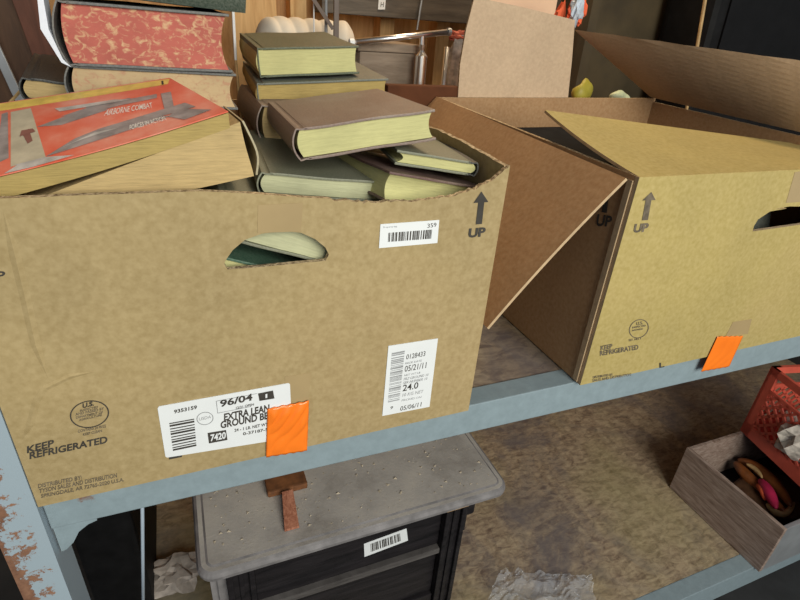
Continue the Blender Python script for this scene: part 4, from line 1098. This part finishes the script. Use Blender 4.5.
# brown posts and brace
o = thing('angle_iron_frame', (Y0(336, 20, .75).x, .75, 0), 'brown angle iron frame with a diagonal brace behind the shelving', 'frame')
a = Y0(336, 40, .75).x
box('upright', (a - .0055, a + .0055, .746, .754, 0, 1.2), M_BROWNMET, o, .001); 
br0 = Y0(333, 29, .745); br1 = Y0(312, -3, .745); dd = (br1 - br0); br1 = br0 + dd * 6
V, Fc = tube([br0, br1], .005, 4); link_mesh('brace', V, Fc, M_BROWNMET, o)
for px_, w_, mt in ((314, .0014, M_PAPER), (326, .0035, M_GREYMET)):
    x = Y0(px_, 30, .76).x; V, Fc = tube([(x, .76, .001), (x, .76, 1.2)], w_, 10)
    q_ = link_mesh('metal_rod', V, Fc, mt, smooth=True)
    tag(q_, 'thin white rod standing left of the brown upright' if px_ == 314 else 'grey steel rod standing just left of the brown upright', 'rod')
# weathered beam on wall with tag
o = thing('wall_beam', (Y0(400, 10, 1.60).x, 1.6, .5), 'weathered dark grey beam fixed across the back wall', 'beam')
zb0 = Y0(400, 18.5, 1.58).z; xa_, xb_ = Y0(322, 5, 1.58).x, 2.3
V = [(xa_, 1.58, Y0(325, 13, 1.58).z), (xb_, 1.58, zb0 + (zb0 - Y0(325, 13, 1.58).z) * 2), (xb_, 1.70, zb0), (xa_, 1.70, zb0)]
V = [(xa_, 1.58, zb0), (xb_, 1.58, zb0), (xb_, 1.712, zb0), (xa_, 1.712, zb0), (xa_, 1.58, zb0 + .22), (xb_, 1.58, zb0 + .22), (xb_, 1.712, zb0 + .22), (xa_, 1.712, zb0 + .22)]
link_mesh('beam_body', V, BOXF, M_DKBEAM, o, bevel=.003)
tg = slab_px([(378, 9.5), (385, 9.5), (386, -3), (379, -3)], 1.577, .002, 'beam_tag', M_PAPER, o)
text_on('H', pxq([(380.5, 7), (383.5, 7), (384, 2), (381, 2)], 1.576), M_INK, tg)
V, Fc = tube([Y0(423, -8, 1.56), Y0(417, 30, 1.56)], .004, 8); link_mesh('hanging_cord', V, Fc, M_GREYMET, o)
# pale plywood panel, left of roll
o = link_mesh('plywood_panel', boxv(Y0(233, 20, 1.3).x, Y0(277, 20, 1.3).x, 1.3, 1.32, -.0, Y0(250, -20, 1.3).z), BOXF, M_STUD, bevel=.002)
tag(o, 'pale plywood panel standing behind the olive green book', 'panel')
# left: dark boards
o = link_mesh('leaning_board', [Y0(-60, 110, .62) * 1, Y0(26, 110, .62), Y0(-10, -40, .62), Y0(-120, -40, .62)] + [v + Vector((0, .02, 0)) for v in (Y0(-60, 110, .62), Y0(26, 110, .62), Y0(-10, -40, .62), Y0(-120, -40, .62))], BOXF, M_BROWNB, bevel=.001)
def board(ptsb, Y, t, mat, name, label, cat):
    P = [Y0(x, y, Y) for x, y in ptsb]
    V = P + [v + Vector((0, t, 0)) for v in P]
    o = link_mesh(name, V, BOXF, mat, bevel=.001); tag(o, label, cat); return o
bpy.data.objects.remove(o)
def leaning(px0, px1, lean_px, Y, t, mat, label, cat='board', ztop=.75):
    a = Y0(px0, 60, Y); b = Y0(px1, 60, Y); s = (Y0(px0 + lean_px, 0, Y).x - Y0(px0, 60, Y).x) / (Y0(px0 + lean_px, 0, Y).z - Y0(px0, 60, Y).z)
    V = []
    for y in (Y, Y + t):
        V += [(a.x - s * a.z, y, 0), (b.x - s * a.z, y, 0), (b.x + s * (ztop - a.z), y, ztop), (a.x + s * (ztop - a.z), y, ztop)]
    o = link_mesh('leaning_board', V, BOXF, mat, bevel=.001); tag(o, label, cat); return o
leaning(-120, 34, -25, .86, .02, M_BROWNB, 'wide dark brown board leaning at the far left')
leaning(34, 62, -22, .84, .015, wood('reddish_brown_board', (0.09, 0.03, 0.016), (0.17, 0.06, 0.035), (6, 6, 1), 6), 'reddish brown board leaning just left of the marbled volumes')
leaning(-4, 6, -28, .80, .008, M_GREYMET, 'narrow grey metal strip leaning in front of the dark brown board', 'strip', ztop=.42)
V, Fc = tube([Y0(5, 108, .30), Y0(23, 88, .33)], .0018, 6); o = link_mesh('wooden_stick', V, Fc, M_TANSCRAP); tag(o, 'thin tan stick poking up behind the red paperback', 'stick')
a = Y0(236.5, 76, .46); b = Y0(233, 10, .46)
o = thing('pencil', (a.x, .46, 0), 'thin white and orange pencil upright between the green book and marbled volumes', 'pencil')
mid = a + (b - a) * .25; bot = Vector((a.x + .01, .46, 0.0))
V, Fc = tube([bot, mid], .0022, 6); link_mesh('pencil_body', V, Fc, M_TANSCRAP, o)
V, Fc = tube([mid, b], .0022, 6); link_mesh('pencil_sleeve', V, Fc, M_PAPER, o)
# right: olive bag, black case, peach board, rags
a = Y0(592, 5, .80); b = Y0(706, 40, .80)
o = thing('canvas_bag', ((a.x + b.x) / 2, .85, 0), 'dark olive canvas bag behind the raised cardboard flap', 'bag')
link_mesh('bag_body', boxv(a.x, b.x, .80, .95, 0, .75), BOXF, M_OLIVE, o, bevel=.03)
x = Y0(693, 20, .79).x; link_mesh('bag_strap', boxv(x - .010, x + .010, .792, .80, .02, .74), BOXF, plain('olive_strap', (0.13, 0.13, 0.04), .8), o)
a = Y0(697, 48, .592); b = Y0(706, -5, .592)
V, Fc = tube([a + (b - a) * ((.003 - a.z) / (b.z - a.z)), a, b, b + (b - a)], .004, 8); o = link_mesh('wooden_stick', V, Fc, M_TANSCRAP); tag(o, 'yellowish stick leaning along the left edge of the black case', 'stick')
a = Y0(704, 45, .62); b = Y0(716, 0, .62)
o = thing('equipment_case', (a.x + .3, .7, 0), 'black plastic case standing at the back right', 'case')
s = (b.x - a.x) / (b.z - a.z)
xb0 = a.x - s * a.z
V = [(xb0, .62, 0), (xb0 + .7, .62, 0), (xb0 + .7, .78, 0), (xb0, .78, 0), (xb0 + s * .75, .62, .75), (xb0 + .7, .62, .75), (xb0 + .7, .78, .75), (xb0 + s * .75, .78, .75)]
link_mesh('case_shell', V, BOXF, M_BLACKPL, o, bevel=.02)
z = a.z
V = [(xb0 + .05 + s * .4, .614, z - .1), (xb0 + .66, .614, z - .1), (xb0 + .66, .619, z - .1), (xb0 + .05 + s * .4, .619, z - .1), (xb0 + .05 + s * .7, .614, .70), (xb0 + .66, .614, .70), (xb0 + .66, .619, .70), (xb0 + .05 + s * .7, .619, .70)]
link_mesh('case_panel', V, BOXF, plain('black_panel', (0.007, 0.007, 0.008), .5, bmp=0, spec=.15), o)
o = link_mesh('pale_board', boxv(Y0(488, 10, .90).x, Y0(556, 10, .90).x, .90, .93, 0, .75), BOXF, M_PEACH, bevel=.003); tag(o, 'pale peach board standing behind the upright torn flap', 'board')
c = Y0(560, 14, .66); o = blob('orange_cloth', (c.x, .66, c.z / 2 + .02), .04, M_RAG, seed=2, sc=(.65, .6, c.z / 2 / .04 + .2), amp=.16, fr=2.4, smooth=False); tag(o, 'orange-red cloth bundle behind the upright flap', 'cloth')
c = Y0(574, 10, .63); o = blob('patterned_cloth', (c.x, .62, c.z), .026, M_BLUEWH, seed=6, sc=(.5, .5, 1.1), amp=.3, fr=2.4, smooth=False); tag(o, 'blue and white cloth tucked beside the orange-red bundle', 'cloth')
c = Y0(583, 10, .66); o = blob('orange_cloth', (c.x, .68, c.z), .028, M_RAG, seed=8, sc=(.8, .6, 1.2), amp=.3, fr=2.4, smooth=False); tag(o, 'small orange-red cloth right of the blue and white one', 'cloth')
c = Y0(583, 93, .66); o = blob('yellow_toy', (c.x, .66, c.z - .002), .030, M_YEL, seed=12, sc=(.8, .6, 1.0), amp=.3); tag(o, 'yellow plastic piece in the dark gap behind the flaps', 'toy')
c = Y0(620, 96, .66); o = blob('pale_green_leaf', (c.x, .66, c.z - .006), .030, M_PALEGR, seed=13, sc=(1.0, .6, .6), amp=.3); tag(o, 'pale green plastic piece in the dark gap behind the flaps', 'toy')
